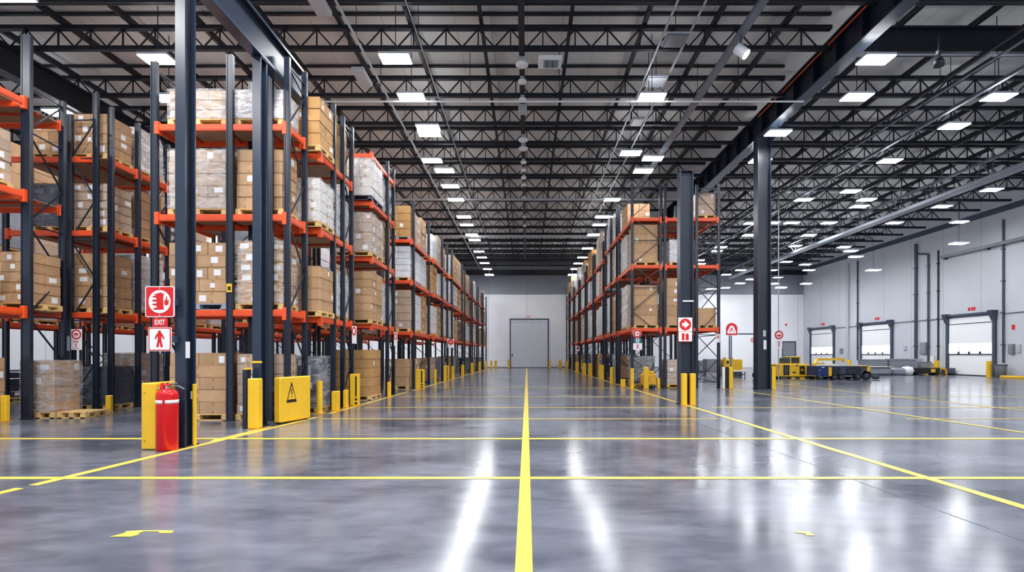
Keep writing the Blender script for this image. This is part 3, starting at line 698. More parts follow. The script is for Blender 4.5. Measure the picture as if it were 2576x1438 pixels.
# ---- rack C: cut by the left edge of the photo
LC = [2.4, 4.9, 6.9]
rack('navy and orange rack cut off by the left edge of the photo',
     [(-10.8,11.17,8.3,.2),(-11.0,12.25,7.4,.13),(-13.0,11.17,8.0),(-13.0,12.25,7.4),(-10.8,9.2,8.3)], LC,
     [((-12.95,11.17),(-10.85,11.17)),((-10.8,9.25),(-10.8,11.1)),((-12.95,12.25),(-11.05,12.25))], [(0,1)], [(-12.95,-11.08,9.3,12.2)])
load('near pallet, middle shelf, left-edge rack',-12.2,-10.97,10.05,11.0,LC[1],1.1,5,'taupe',pat=[1,0,1,2,1])
load('far pallet, lowest shelf, left-edge rack',-12.1,-10.9,11.28,12.1,LC[0],1.12,5,'kraft',papers=.9)
load('near pallet, lowest shelf, left-edge rack',-12.4,-11.25,10.15,11.0,LC[0],.6,2,'taupe','clear',pk='grey')
load('floor pallet, left-edge rack',-12.4,-11.1,10.2,11.0,0,1.2,5,'kraft',pat=[2,1],papers=.9)
load('floor pallet jutting into left gap',-11.12,-10.4,11.38,12.05,0,1.12,4,'kraft','grey',papers=.3)
pallet(-10.35,-9.72,11.38,12.05,.001,'empty pale wooden pallet end jutting into the gap beside left-edge rack')
# ---- rack D: behind C
LD = [2.45, 4.48, 6.3]
rack('navy and orange rack behind the left gap, second from photo edge',
     [(-12.9,12.8,7.3),(-11.3,12.8,7.35),(-10.63,12.76,7.85),(-10.42,12.96,7.6),(-10.42,13.85,7.6),(-10.42,15.0,7.5),(-12.9,15.0,7.3)], LD,
     [((-12.85,12.8),(-10.68,12.8)),((-10.42,13.0),(-10.42,13.8)),((-10.42,13.9),(-10.42,14.95)),((-12.85,15.0),(-10.47,15.0))], [(1,2)], [(-12.85,-10.46,12.86,14.95)])
d0, d1 = 12.95, 13.78
load('left pallet, top shelf, back-left rack',-12.42,-11.48,d0,d1,LD[2],.84,3,'kraft',papers=.7)
load('middle pallet, top shelf, back-left rack',-11.4,-10.52,d0,d1,LD[2],1.0,4,'kraft',papers=.9)
load('rear pallet, top shelf, back-left rack',-11.4,-10.52,13.98,14.9,LD[2],1.1,4,'taupe','white')
load('left pallet, middle shelf, back-left rack',-12.42,-11.48,d0,d1,LD[1],1.05,4,'dark_box','dark')
load('middle pallet, middle shelf, back-left rack',-11.4,-10.52,d0,d1,LD[1],1.08,5,'taupe',papers=.8)
load('rear pallet, middle shelf, back-left rack',-11.4,-10.52,13.98,14.9,LD[1],1.25,5,'kraft')
load('left pallet, lowest shelf, back-left rack',-12.42,-11.48,d0,d1,LD[0],1.3,5,'kraft')
load('middle pallet, lowest shelf, back-left rack',-11.4,-10.52,d0,d1,LD[0],1.36,5,'kraft',pat=[0,1,0,1])
load('rear pallet, lowest shelf, back-left rack',-11.4,-10.52,13.98,14.9,LD[0],1.5,5,'pale','white',papers=.2)
load('left pallet, floor, back-left rack',-12.42,-11.48,d0,d1,0,1.0,4,'dark_box','dark',papers=.1)
load('middle pallet, floor, back-left rack',-11.4,-10.52,d0,d1,0,.95,4,'dark_box','dark',papers=.1)
load('rear pallet, floor, back-left rack',-11.4,-10.52,13.98,14.9,0,1.3,4,'kraft','grey',papers=.2)
# ---- aisle rack, left side
def bay(k, side, xa, y0, y1, levels, top, aisle_posts, near, corner=True, label_extra=''):
    s = -1 if side == 'left' else 1; xb = xa+s*1.2
    posts = [(xb,y0,top),(xb,y1,top)]+[(xa,y,top) for y in aisle_posts]
    n = len(posts); fr = [(0,2)] if corner else []
    if n >= 4: fr.append((n-2,n-1) if abs(posts[-1][1]-posts[-2][1]) < 1.2 else (1,n-1))
    lb = f'navy and orange rack bay, {ORD[k]} from camera on the {side} side of the aisle'
    rack(lb, posts, levels, [((xa,y0+.03),(xa,y1-.03)),((xb,y0+.03),(xb,y1-.03)),((xa-s*0,y0) if s > 0 else (xb,y0), (xb,y0) if s > 0 else (xa,y0))],
         fr, [(min(xa,xb)+.03,max(xa,xb)-.03,y0+.04,y1-.04)], near)
L1 = [2.3, 4.4, 6.18]
bay(1,'left',-4.9,12.25,14.45,L1,7.75,[13.1,13.76,14.45],2,False)
b0, b1 = -6.02, -4.86
N1 = 'first left bay'
load(f'near pallet, top shelf, {N1}',b0,b1,12.12,13.0,L1[2],1.15,4,'ochre',pat=[1,0,1],papers=.4); load(f'far pallet, top shelf, {N1}',b0,-4.98,13.2,14.35,L1[2],1.2,4,'ochre',papers=.3)
load(f'near pallet, middle shelf, {N1}',b0,b1,12.12,13.0,L1[1],1.0,4,'pale','clear',papers=.8); load(f'far pallet, middle shelf, {N1}',b0,-4.98,13.2,14.35,L1[1],1.05,4,'pale','white')
load(f'near pallet, lowest shelf, {N1}',b0,b1,12.12,13.0,L1[0],1.05,4,'kraft',pat=[0,1,0,1],papers=.3); load(f'far pallet, lowest shelf, {N1}',b0,-4.98,13.2,14.35,L1[0],1.15,4,'pale','white')
load(f'near pallet, floor, {N1}',b0,-5.0,12.4,13.4,0,1.22,3,'dark_box','grey',papers=.1)
bay(2,'left',-4.75,15.8,18.4,[2.35,4.4,6.1,7.55],8.0,[17.6,18.4],2,False)
b0, b1 = -5.87, -4.72
N2 = 'second left bay'
load(f'near pallet, top shelf, {N2}',b0,b1,15.68,16.9,6.1,1.12,4,'pale','clear',pk='dark'); load(f'far pallet, top shelf, {N2}',b0,-4.83,17.1,18.3,6.1,1.1,4,'dark_box','white')
load(f'near pallet, middle shelf, {N2}',b0,b1,15.68,16.9,4.4,1.18,4,'taupe','clear',papers=.9); load(f'far pallet, middle shelf, {N2}',b0,-4.83,17.1,18.3,4.4,1.2,4,'kraft')
load(f'near pallet, lowest shelf, {N2}',b0,b1,15.68,16.9,2.35,1.45,6,'kraft',pat=[1,0,1,2]); load(f'far pallet, lowest shelf, {N2}',b0,-4.83,17.1,18.3,2.35,1.3,4,'pale','white')
load(f'near pallet, floor, {N2}',b0,-4.8,15.9,17.0,0,1.42,5,'ochre',pat=[2,1,0,1,2],papers=.1)
def fill(side, k, xa, y0, y1, levels, seed, hs=(1.1,1.6), near_slots=None, gl=True):
    r = random.Random(seed); s = -1 if side == 'left' else 1
    n = 2 if y1-y0 < 3 else 3; sl = (y1-y0-.2)/n
    names = ['nearest','farthest'] if n == 2 else ['nearest','middle','farthest']
    lv = [(0,'on floor')]+[(z,('on lowest shelf','on second shelf','on third shelf','on highest shelf')[i]) for i,z in enumerate(levels)]
    for zi,(z,zn) in enumerate(lv):
        for i in range(n):
            if z == 0 and (not gl or r.random() < .25): continue
            if r.random() < .06: continue
            ya_ = y0+.12+i*sl; h = r.uniform(*hs); nx = [q for q in levels if q > z+.1]; h = min(h, nx[0]-z-.14-.24) if nx else h; h = min(h*.75, 1.3) if z == 0 else min(h, 1.25) if i == 0 and z == levels[-1] else h
            look = r.choice(('kraft','kraft','taupe','taupe','wrap_white','wrap_white','wrap_white','pale','pale','ochre') if z else ('ochre','kraft','wrap_grey','wrap_grey','wrap_dark'))
            xx = sorted((xa+s*(.06 if z else .14), xa+s*1.12))
            farload(f'{names[i]} {zn}, {ORD[k]} {side} aisle bay', xx[0], xx[1], ya_, ya_+sl-.14, z, h, look, r, r.choice(('wood','wood','wood','grey')))
LV = [2.33,4.4,6.05]
LEFTB = [(3,-4.65,20.8,24.5,[21.2,24.5]),(4,-4.55,25.2,29.6,[27.8,29.6]),(5,-4.5,30.6,36.0,[31.1,36.0]),(6,-4.42,36.8,40.6,[36.8,40.6]),(7,-4.35,41.3,45.0,[41.3,45.0]),(8,-4.27,45.6,49.2,[45.6,49.2]),(9,-4.2,49.8,53.4,[49.8,53.4])]
for k,xa,y0,y1,ps in LEFTB:
    bay(k,'left',xa,y0,y1,LV,7.7 if k < 6 else 7.4,ps,2 if k < 5 else 1,k > 5); fill('left',k,xa,y0,y1,LV,100+k)
# ---- aisle rack, right side
LR = [2.53,5.2,7.2]
RIGHTB = [(1,4.47,21.9,25.0,[21.9,25.0]),(2,4.47,25.6,29.3,[25.6,27.4,29.3]),(3,4.45,30.0,33.8,[30.0,33.8]),(4,4.43,34.4,38.2,[34.4,38.2]),(5,4.4,38.8,42.6,[38.8,42.6]),(6,4.35,43.2,47.0,[43.2,47.0]),(7,4.3,47.6,51.4,[47.6,51.4]),(8,4.25,51.9,54.8,[51.9,54.8])]
for k,xa,y0,y1,ps in RIGHTB:
    lv = LR if k < 3 else [2.5,5.0,6.9]
    bay(k,'right',xa,y0,y1,lv,8.65 if k < 3 else 8.0 if k < 5 else 7.6,ps,2 if k < 4 else 1)
    if k > 1: fill('right',k,xa,y0,y1,lv,200+k,(1.35,2.05))
N = 'first right bay'
load(f'near pallet, second shelf, {N}',4.56,5.58,21.98,23.0,5.2,1.6,4,'kraft',side='l',pat=[1,1,0],papers=.6); load(f'far pallet, second shelf, {N}',4.56,5.58,23.5,24.8,5.2,1.5,5,'pale','white','l')
load(f'near pallet, lowest shelf, {N}',4.56,5.58,21.98,23.0,2.53,1.68,4,'kraft',side='l',pat=[1,0,1],papers=.4); load(f'far pallet, lowest shelf, {N}',4.56,5.58,23.5,24.8,2.53,1.9,5,'pale','clear','l')
load(f'far pallet, top shelf, {N}',4.56,5.58,23.4,24.8,7.2,.9,3,'kraft',side='l')
load(f'near pallet, floor, {N}',4.62,5.5,22.25,23.3,0,1.2,3,'dark_box','grey','l',papers=.1,pk='yellow')
# ---- second rack row on the right (front bay seen beside the short column)
yr = 21.9
rack('navy and orange rack bay right of the short column with part-empty shelves',
     [(5.86,yr,8.65),(7.2,yr,8.6),(8.13,yr,8.65),(5.86,25.0,8.6),(8.13,25.0,8.6),(7.2,25.0,8.6)], [2.53,5.2,7.2],
     [((5.9,yr),(8.08,yr)),((5.9,25.0),(8.08,25.0)),((8.13,yr+.05),(8.13,24.95)),((7.2,yr+.05),(7.2,24.95))], [(1,2),(2,4)], [(5.92,8.07,22.0,24.95)])
NR = 'bay right of short column'
load(f'left pallet, lowest shelf, {NR}',5.95,7.05,22.0,23.1,2.53,2.0,5,'kraft',side='l',pat=[1,1,0,1],papers=.7)
load(f'left pallet, second shelf, {NR}',6.1,6.95,22.0,23.1,5.2,.95,3,'pale','white','l')
load(f'right pallet, lowest shelf, {NR}',7.28,8.05,22.0,22.9,2.53,.72,1,'kraft',side='l',pat=[1],papers=0)
load(f'right pallet, top shelf, {NR}',7.2,8.05,22.0,23.0,7.2,.95,2,'taupe',side='l',pat=[1,1],papers=1)
load(f'floor pallet, {NR}',5.98,7.0,22.0,23.0,0,1.05,4,'taupe','clear','l',papers=.2,pk='yellow')
# ---- rows behind the aisle racks, seen through the floor-level openings
def backrow(k, x0, x1, y0, y1, lv, top, label):
    rack(label, [(x0,y0,top),(x1,y0,top),(x0,y1,top),(x1,y1,top)], lv, [((x1,y0+.05),(x1,y1-.05)),((x0,y0+.05),(x0,y1-.05)),((x0+.05,y0),(x1-.05,y0))], [(0,1)], [(x0+.04,x1-.04,y0+.05,y1-.05)], 0, 'racks behind the aisle racks')
for j,(x0,ys,nm) in enumerate(((-8.9,[15.2,19.4,23.6,27.8,32,36.2,40.4],'second'),(-12.6,[17.0,21.2,25.4,29.6,33.8],'third'),(-16.2,[14,18.5,23,27.5,32],'fourth'))):
    for i,y in enumerate(ys):
        backrow(i, x0, x0+1.1, y, y+3.8, [2.35,4.4,6.2], 7.6, f'navy rack bay in {nm} row left of aisle, {ORD[i+1]} from front')
        r = random.Random(j*50+i)
        if i < 5:
            for q,(z,zn) in enumerate(((0,'floor'),(2.35,'lowest shelf'),(4.4,'second shelf'),(6.2,'third shelf'))):
                if z == 0 and i % 2: continue
                for e,en in ((.1,'near'),(1.95,'far')):
                    farload(f'{en} end, {zn}, bay {ORD[i+1]} from front, {nm} left row', x0+.08,x0+1.02,y+e,y+e+1.6,z,r.uniform(.9,1.4) if z else r.uniform(.7,1.1),r.choice(('kraft','taupe','wrap_white','wrap_grey')) if z else r.choice(('ochre','wrap_dark','kraft')),r)
for i,y in enumerate((26.5,31.5,36.5,41.5)):
    backrow(i, 6.3, 7.4, y, y+4, [2.53,5.2], 7.0, f'navy rack bay in second row right of aisle, {ORD[i+1]} from front')
    r = random.Random(900+i)
    for z,zn in ((2.53,'lowest shelf'),(5.2,'second shelf')):
        farload(f'{zn}, bay {ORD[i+1]} from front, second right row', 6.4,7.3,y+.3,y+2.0,z,r.uniform(.9,1.4),r.choice(('kraft','wrap_white')),r)
# ================================================================ FLOOR MARKINGS
def strip(p, q, w, z=.003):
    p, q = Vector((*p,0)), Vector((*q,0)); n = (q-p).normalized().cross(Vector((0,0,1)))*w/2
    vs = [p-n,p+n,q+n,q-n]; return MB().add([(v.x,v.y,z-.0019) for v in vs]+[(v.x,v.y,z) for v in vs], [(0,1,2,3)[::-1],(4,5,6,7),(0,1,5,4),(1,2,6,5),(2,3,7,6),(3,0,4,7)])
LZ = [.0022]
def line(p, q, w, label, mt='yellow_line', z=.003):
    LZ[0] += .0002; z = LZ[0]
    solo('floor_line', strip(p,q,w,z), mt, label, 'floor marking', 'painted lines on the floor', (p[0],p[1],0))
line((-.02,.4),(0,55),.115,'wide yellow line running straight down the centre of the aisle',z=.004)
line((-5.30,5.55),(-4.72,11.6),.115,'yellow line along the left rack side, nearest stretch past the extinguisher')
line((-5.36,5.12),(-5.32,5.42),.11,'short yellow dash at left, nearest the front line crossing')
line((-5.42,4.2),(-5.375,5.0),.11,'yellow dash leaving the left edge of the photo')
line((-4.70,12.3),(-4.5,19.2),.1,'yellow line along left rack side beside the second rack bay')
line((-4.46,20.3),(-3.75,52),.1,'long thin yellow line along the far left rack side')
line((-5.12,8.4),(-5.0,10.1),.07,'thin second yellow line between extinguisher column and flat bollard')
line((4.58,3.9),(3.9,53),.12,'long yellow line along the right rack side into the lower right corner')
line((-13.0,5.87),(22,5.87),.1,'nearest yellow line crossing the whole floor from left to right')
line((-16.0,8.62),(26,8.62),.13,'second yellow line crossing the whole floor from left to right')
for Y,x0,x1,w,lb in ((11.3,-4.5,4.2,.07,'first of the faint yellow cross lines in the aisle'),(13.7,-4.3,4.0,.08,'second of the faint yellow cross lines in the aisle'),(17.2,-4.2,3.9,.08,'third of the faint yellow cross lines in the aisle'),
     (22.0,-4.0,3.8,.1,'fourth of the faint yellow cross lines in the aisle'),(11.3,8.3,15.5,.06,'faint yellow cross line in dock hall, nearest the camera'),(13.7,4.9,24,.07,'faint yellow cross line in dock hall, second from camera'),(17.2,9,26,.07,'faint yellow cross line in dock hall, third from camera')):
    line((x0,Y),(x1,Y),w,lb,'yellow_line',.002)
line((8.95,9.2),(8.3,20.8),.1,'thin yellow line from the tall column towards the right photo edge')
line((12.5,12.6),(12.0,31),.1,'thin yellow line further right across the dock hall floor')
struct('trim_3', strip((3.78,2.5),(3.4,13.5),.012,.0015), 'slate')
def blot(pts, label):
    g = MB(); n = len(pts); s = [((u-U0)/((v-V0)/H), F*H/(v-V0)) for u,v in pts]
    cx, cy = sum(p[0] for p in s)/n, sum(p[1] for p in s)/n
    ar = sum(s[i][0]*s[(i+1)%n][1]-s[(i+1)%n][0]*s[i][1] for i in range(n))
    if ar < 0: s = s[::-1]
    g.add([(x,y,.003) for x,y in s],[tuple(range(n))]); solo('paint_mark', g, 'yellow_line', label, 'floor marking', loc=(cx,cy,0))
blot([(275,1350),(312,1341),(318,1336),(352,1334),(418,1334),(438,1335),(432,1341),(402,1341),(398,1337),(362,1337),(346,1343),(352,1344),(330,1350)],'worn yellow paint scribble on the floor at lower left')
blot([(1997,1337),(2036,1337),(2040,1341),(2050,1347),(2030,1347),(2024,1342),(2002,1340)],'small worn yellow paint patch on the floor at lower right')

# ================================================================ GUARDS AND BOLLARDS
t = thing('column_guard', 'yellow steel guard wrapped round the front navy column beside extinguisher', 'column guard', (-5.56,7.9,0))
part('guard_panel', MB().box(-5.675,-5.45,7.6,8.2,.006,.985,0,ch=.015), 'yellow', t, True); part('guard_panel', MB().box(-5.155,-5.115,7.96,8.02,.006,.95,0,ch=.008), 'yellow', t, True)
part('tie_bar', MB().box(-5.46,-5.25,8.14,8.19,.4,.5), 'yellow', t, True)
for z in (.14,.85): part('bolt', MB().tube((-5.62,7.6,z),(-5.62,7.59,z),.014,8), 'amber', t, True)
t = thing('bollard', 'flat-faced yellow bollard in front of the second navy column', 'bollard', (-5.145,9.79,0))
part('post', MB().box(-.105,.105,-.09,.09,.006,.955,0,ch=.02), 'yellow', t); part('base_plate', MB().box(-.12,.12,-.1,.1,0,.006), 'amber', t)
t = thing('guide_post', 'dark square post with yellow cap left of the flat yellow bollard', 'post', (-5.32,9.82,0))
part('post', MB().box(-.04,.04,-.08,.08,0,1.12,0,ch=.006), 'navy', t); part('cap', MB().box(-.045,.09,-.05,.05,1.12,1.145), 'yellow', t)
an = -math.atan2(.23,.9)
t = thing('guard_barrier', 'large yellow barrier panel with black warning triangle at the rack end', 'barrier', (-5.09,10.4,0), an)
part('panel', MB().box(0,.145,0,.95,.03,.945,0,ch=.02), 'yellow', t)
part('foot', MB().box(.02,.125,.05,.12,0,.03), 'black', t); part('foot', MB().box(.02,.125,.8,.87,0,.03), 'black', t); part('gap_shade', MB().box(.03,.115,.12,.8,.012,.03), 'black', t)  # black strip fills the gap under the panel as painted shade
w = thing('x','x','x'); bpy.data.objects.remove(w)
def onside(nm, pts, mt, e0, e1):
    o = part(nm, MB().poly(pts, -e1, -e0), mt, t); o.location = (.145,0,0); o.rotation_euler = (0,0,math.pi/2); return o
ym, zt, zb = .34, .85, .42
onside('warning_symbol', [(ym,zt),(ym+.155,zb),(ym-.155,zb)][::-1], 'black', .001, .003)
onside('warning_field', [(ym,zt-.085),(ym+.115,zb+.06),(ym-.115,zb+.06)][::-1], 'yellow', .003, .005)
onside('exclamation_mark', [(ym-.014,.70),(ym+.014,.70),(ym+.012,.58),(ym-.012,.58)], 'black', .005, .007); onside('exclamation_mark', [(ym-.014,.55),(ym+.014,.55),(ym+.014,.525),(ym-.014,.525)], 'black', .005, .007)
def bollard(u, x, h, w, label, kind='box'):
    y = F*x/(u-U0); t = thing('rack_guard' if kind == 'slot' else 'bollard', label, 'rack guard' if kind == 'slot' else 'bollard', (x,y,0), group='yellow bollards and guards')
    if kind == 'round': part('post', MB().tube((0,0,.012),(0,0,h),w/2,14), 'yellow', t); part('base_plate', MB().box(-w*.8,w*.8,-w*.8,w*.8,0,.012), 'amber', t)
    else:
        part('post', MB().box(-w/2,w/2,-.08,.08,.012,h,0,ch=.015), 'yellow', t); part('base_plate', MB().box(-w/2-.03,w/2+.03,-.1,.1,0,.012), 'amber', t)
        if kind == 'slot':
            part('slot', MB().box(w*.14,w*.3,-.083,-.079,h*.3,h*.93), 'black', t)
            part('slot', MB().box(w*.1,w*.36,-.083,-.079,h*.18,h*.25).box(w*.1,w*.36,-.083,-.079,.05,h*.13), 'black', t)
LB = [(804,-4.93,.78,.14,'round'),(845,-4.74,.5,.17,'box'),(870,-4.75,.48,.1,'box'),(893,-4.7,.88,.24,'slot'),(979,-4.5,.52,.13,'round'),(1057,-4.4,.8,.36,'slot'),(1095,-4.3,.72,.12,'round'),(1123,-4.28,.82,.27,'slot'),
      (1139,-4.25,.75,.17,'round'),(1164,-4.2,.75,.2,'box'),(1188,-4.15,.78,.22,'box'),(1207,-4.05,.8,.22,'box'),(1223,-3.95,.8,.22,'box'),(1236,-3.7,.8,.22,'box'),(1247,-3.25,.8,.24,'box')]
RB = [(1590,4.3,.85,.12,'box'),(1625,4.88,.9,.2,'box'),(1656,5.5,.42,.12,'box'),(1567,4.2,.35,.2,'box'),(1540,4.18,.8,.2,'slot'),(1513,4.15,.85,.26,'box'),(1485,4.1,.85,.26,'box'),(1470,4.05,.82,.26,'box'),(1452,4.0,.82,.26,'box'),(1425,3.75,.8,.26,'box'),(1409,3.5,.85,.3,'box')]
KD = {'box':'square yellow bollard','round':'round yellow bollard','slot':'yellow guard with dark slots'}
for i,(u,x,h,w,k) in enumerate(LB): bollard(u,x,h,w,f'{KD[k]} along left rack line, {ORD[i+1]} past the warning barrier',k)
for i,(u,x,h,w,k) in enumerate(RB): bollard(u,x,h,w,f'{KD[k]} along right rack line, {ORD[i+1]} counted from the camera',k)
bollard(1280,-1.9,.85,.22,'yellow bollard left of the grey back roller door'); bollard(1383,2.44,.85,.22,'yellow bollard right of the grey back roller door')
for x,lb in ((4.41,'left yellow guard at the foot of the short arrow-sign column'),(4.65,'right yellow guard at the foot of the short arrow-sign column')):
    t = thing('column_guard', lb, 'column guard', (x,14.5,0)); part('guard_face', MB().box(-.075,.075,-.08,.07,0,.88,0,ch=.015), 'yellow', t); part('base_plate', MB().box(-.09,.09,-.1,.07,0,.01), 'amber', t)
t = thing('column_guard', 'yellow guard right of the tall column near the yellow machine', 'column guard', (10.05,21.1,0)); part('guard_face', MB().box(-.08,.08,-.1,.1,0,.92,0,ch=.015), 'yellow', t); part('base_plate', MB().box(-.1,.1,-.12,.12,0,.01), 'amber', t)
for x, mt, w, lb in ((8.36,'yellow',.15,'yellow bollard beside the round-topped sign pole'),(8.2,'black',.12,'scuffed black post between white and yellow posts'),(8.07,'white',.1,'white post beside the right-end rack upright')):
    t = thing('bollard', lb, 'bollard', (x,21.2,0)); part('post', MB().box(-w/2,w/2,-.07,.07,.01,.9,0,ch=.015), mt, t); part('base_plate', MB().box(-w/2,w/2,-.09,.09,0,.01), 'amber', t)
for x,y,h,lb in ((11.3,29.5,1.25,'slim yellow post behind the white post, left one'),(11.7,29.5,1.25,'slim yellow post behind the sign pole, right one'),(29.3,36.95,1.0,'yellow bollard left of the nearest dock door'),(29.3,32.75,1.0,'yellow bollard right of the nearest dock door'),(29.3,42.1,.95,'yellow bollard right of the middle dock door'),(29.2,46.8,.95,'yellow bollard left of the middle dock door')):
    t = thing('bollard', lb, 'bollard', (x,y,0)); w = .09 if x < 20 else .15
    part('post', MB().tube((0,0,.01),(0,0,h),w,14), 'yellow', t); part('base_plate', MB().box(-w-.03,w+.03,-w-.03,w+.03,0,.01), 'amber', t)

# ================================================================ FIRE EXTINGUISHER
t = thing('fire_extinguisher', 'large red fire extinguisher with white band standing by the front column', 'fire extinguisher', (-5.285,7.6,0))
part('cylinder', MB().lathe([(0,0),(.13,0),(.142,.02),(.142,.80),(.138,.835),(.12,.868),(.08,.892),(.035,.905),(0,.907)],40), 'red', t)
part('white_band', MB().lathe([(.1425,.69),(.1438,.69),(.1438,.742),(.1425,.742)],40), 'white', t); part('band_buckle', MB().box(.03,.06,-.148,-.138,.685,.747), 'red', t)
part('neck', MB().tube((0,0,.9),(0,0,.955),.032,14), 'steel', t); part('valve', MB().box(-.04,.05,-.03,.03,.935,.965,0,ch=.008).tube((0,0,.96),(0,0,.99),.02,10), 'red', t)
part('lever', MB().bar((-.1,0,.958),(.14,0,.985),.02,.012), 'steel', t); part('handle', MB().bar((-.02,0,.945),(.16,0,.945),.02,.012).bar((.16,0,.945),(.25,0,.90),.02,.012), 'steel', t)
part('nozzle', MB().tube((-.07,0,.905),(-.07,0,.985),.038,14,0,.022), 'red', t); part('hose', MB().tube((-.14,.0,.9),(-.04,0,.9),.012,8), 'steel', t)

# ================================================================ SIGNS
def plate(nm, label, x, y, z, outline, mt, loc_rz=0, border=None, bracket=None, cat='sign'):
    t = thing(nm, label, cat, (x,y,z), loc_rz)
    part('sign_plate', MB().poly(outline, 0, .012), mt, t)
    if border: part('border', MB().poly(border[0], -.002, 0), border[1], t)
    if bracket: part('bracket', MB().box(*bracket), 'slate', t)
    return t
def sym(t, pts, mt, lay=2, nm='symbol'): return part(nm, MB().poly(pts, -.0015*lay-.001, -.0015*(lay-1)-.0005), mt, t)
y1 = 7.70
t = plate('fire_sign', 'square red sign with white disc and red equipment symbols above EXIT plate', -5.468,y1,2.192, rrect(-.216,.216,-.23,.23,.03), 'sign_white', border=(rrect(-.203,.203,-.217,.217,.025),'sign_red'), bracket=(.16,.21,.012,.108,-.05,.05))
sym(t, circ(0,0,.164,rz=.172), 'sign_white')
cv = lambda P, cx, cy: [((a-cx)/3.195/168.4, (cy-b)/3.195/168.4) for a,b in P]
sym(t, cv([(162,128),(188,124),(198,116),(206,120),(216,112),(226,122),(243,122),(238,150),(236,170),(242,252),(168,254),(156,240),(184,236),(184,222),(150,216),(150,206),(184,202),(184,190),(148,186),(150,174),(183,170),(182,158),(152,152),(152,142),(180,140)],207,188), 'sign_red', 3)
sym(t, cv([(246,176),(252,172),(254,186),(257,172),(259,150),(263,144),(267,150),(268,172),(272,186),(276,170),(281,174),(279,214),(272,210),(268,222),(262,216),(256,222),(252,210),(245,214)],207,188), 'sign_red', 3)
for dz in (.2,-.2): sym(t, circ(0,dz,.008,10), 'sign_white', 3, 'screw')
t = plate('exit_sign', 'small red plate reading EXIT in white letters below the square fire sign', -5.466,y1,1.881, rrect(-.112,.112,-.066,.066,.008), 'sign_red', bracket=(-.02,.02,.012,.03,-.08,.08))
o = lettering('EXIT', .105, 'sign_white', t, (0,-.002,0)); o.scale = (.72,1,1)
t = plate('exit_sign', 'white sign with red border and red standing figure under the EXIT plate', -5.468,y1,1.632, rrect(-.172,.172,-.178,.178,.03), 'sign_white', border=(rrect(-.165,.165,-.171,.171,.028),'sign_red'), bracket=(.155,.2,.012,.108,-.05,.05))
sym(t, rrect(-.15,.15,-.156,.156,.022), 'sign_white')
sym(t, [(x,z+.012) for x,z in circ(0,.095,.024)], 'sign_red', 3)
sym(t, [(x,z+.014) for x,z in cv([(186,446),(220,446),(229,456),(243,490),(235,497),(219,468),(218,500),(230,556),(211,561),(203,515),(195,561),(177,556),(188,500),(187,468),(171,497),(163,490),(177,456)],203,487)], 'sign_red', 3)
# arrow sign on the short column
t = plate('arrow_sign', 'white square sign with white arrow in red disc on the short column', 4.474,14.58,2.255, rrect(-.197,.197,-.197,.197,.01), 'sign_white', bracket=(-.05,.05,.012,.04,-.05,.05))
sym(t, circ(0,0,.172,10,math.pi/10,math.pi/10+2*math.pi), 'sign_red'); sym(t, [(-.1,.038),(-.02,.05),(-.015,.115),(.115,0),(-.015,-.115),(-.02,-.05),(-.1,-.038),(-.08,0)], 'sign_white', 3)
t = plate('door_sign', 'white sign with two red block shapes under the arrow sign', 4.474,14.58,1.91, rrect(-.197,.197,-.145,.145,.01), 'sign_red', border=(rrect(-.187,.187,-.128,.135,.01),'sign_white'), bracket=(-.05,.05,.012,.04,-.05,.05))
sym(t, [(-.1,.095),(-.02,.095),(-.025,0),(-.018,-.095),(-.1,-.095)], 'sign_red', 3); sym(t, [(.01,.06),(.06,.105),(.095,.06),(.1,-.095),(.01,-.095)], 'sign_red', 3)
# pole with arch sign
t = thing('sign_pole', 'grey pole with red arch-shaped sign right of the racks', 'sign', (8.47,21.4,0))
part('pole', MB().tube((0,0,.01),(0,0,2.3),.03,10), 'rail_grey', t); part('base_plate', MB().box(-.09,.09,-.09,.09,0,.01), 'slate', t)
arch = circ(0,.03,.25,22,0,math.pi)+[(-.25,-.25),(.25,-.25)]; ar2 = circ(0,.03,.235,22,0,math.pi)+[(-.235,-.236),(.235,-.236)]
p = part('sign_plate', MB().poly(arch,-.05,-.035), 'sign_white', t); p.location = (0,0,2.45)
for pts, mt, l in ((ar2,'sign_red',1),(circ(0,.06,.1,12,.2,math.pi-.2)+[(-.19,-.11),(-.16,-.17),(.16,-.17),(.19,-.11)],'sign_white',2),([(0,.1),(.06,-.05),(.14,-.13),(.07,-.1),(.01,.0),(-.04,-.08),(-.12,-.14),(-.05,-.02)],'sign_red',3)):
    o = part('symbol', MB().poly(pts,-.05-.002*l,-.05-.002*(l-1)-.0004), mt, t); o.location = (0,0,2.45)
# round sign, teal and white plates on first right upright
t = plate('round_sign', 'round red ring sign with white centre and red dash on the right rack', 4.66,21.8,2.29, circ(0,0,.185), 'sign_white', bracket=(-.2,-.05,.012,.05,-.03,.03))
sym(t, circ(0,0,.175), 'sign_red'); sym(t, circ(0,0,.105), 'sign_white', 3); sym(t, [(-.08,.0),(.0,.03),(.08,.01),(.08,-.02),(-.08,-.025)], 'sign_red', 4)
t = plate('teal_sign', 'teal and white square plate below the round ring sign', 4.68,21.8,2.0, rrect(-.17,.17,-.1,.1,.005), 'teal', bracket=(-.2,-.1,.012,.05,-.03,.03))
sym(t, rrect(-.07,.07,-.07,.08,.005), 'sign_white'); sym(t, [(-.02,.05),(.02,.06),(.03,-.05),(-.0,-.05)], 'blue', 3)
t = plate('white_card', 'white card with small red bracket mark under the teal plate', 4.68,21.8,1.75, rrect(-.19,.19,-.14,.14,.005), 'sign_white', bracket=(-.2,-.1,.012,.05,-.03,.03))
sym(t, [(-.04,.07),(.05,.07),(.05,.03),(-.01,.03),(-.01,-.03),(.05,-.03),(.05,-.07),(-.04,-.07)], 'sign_red')
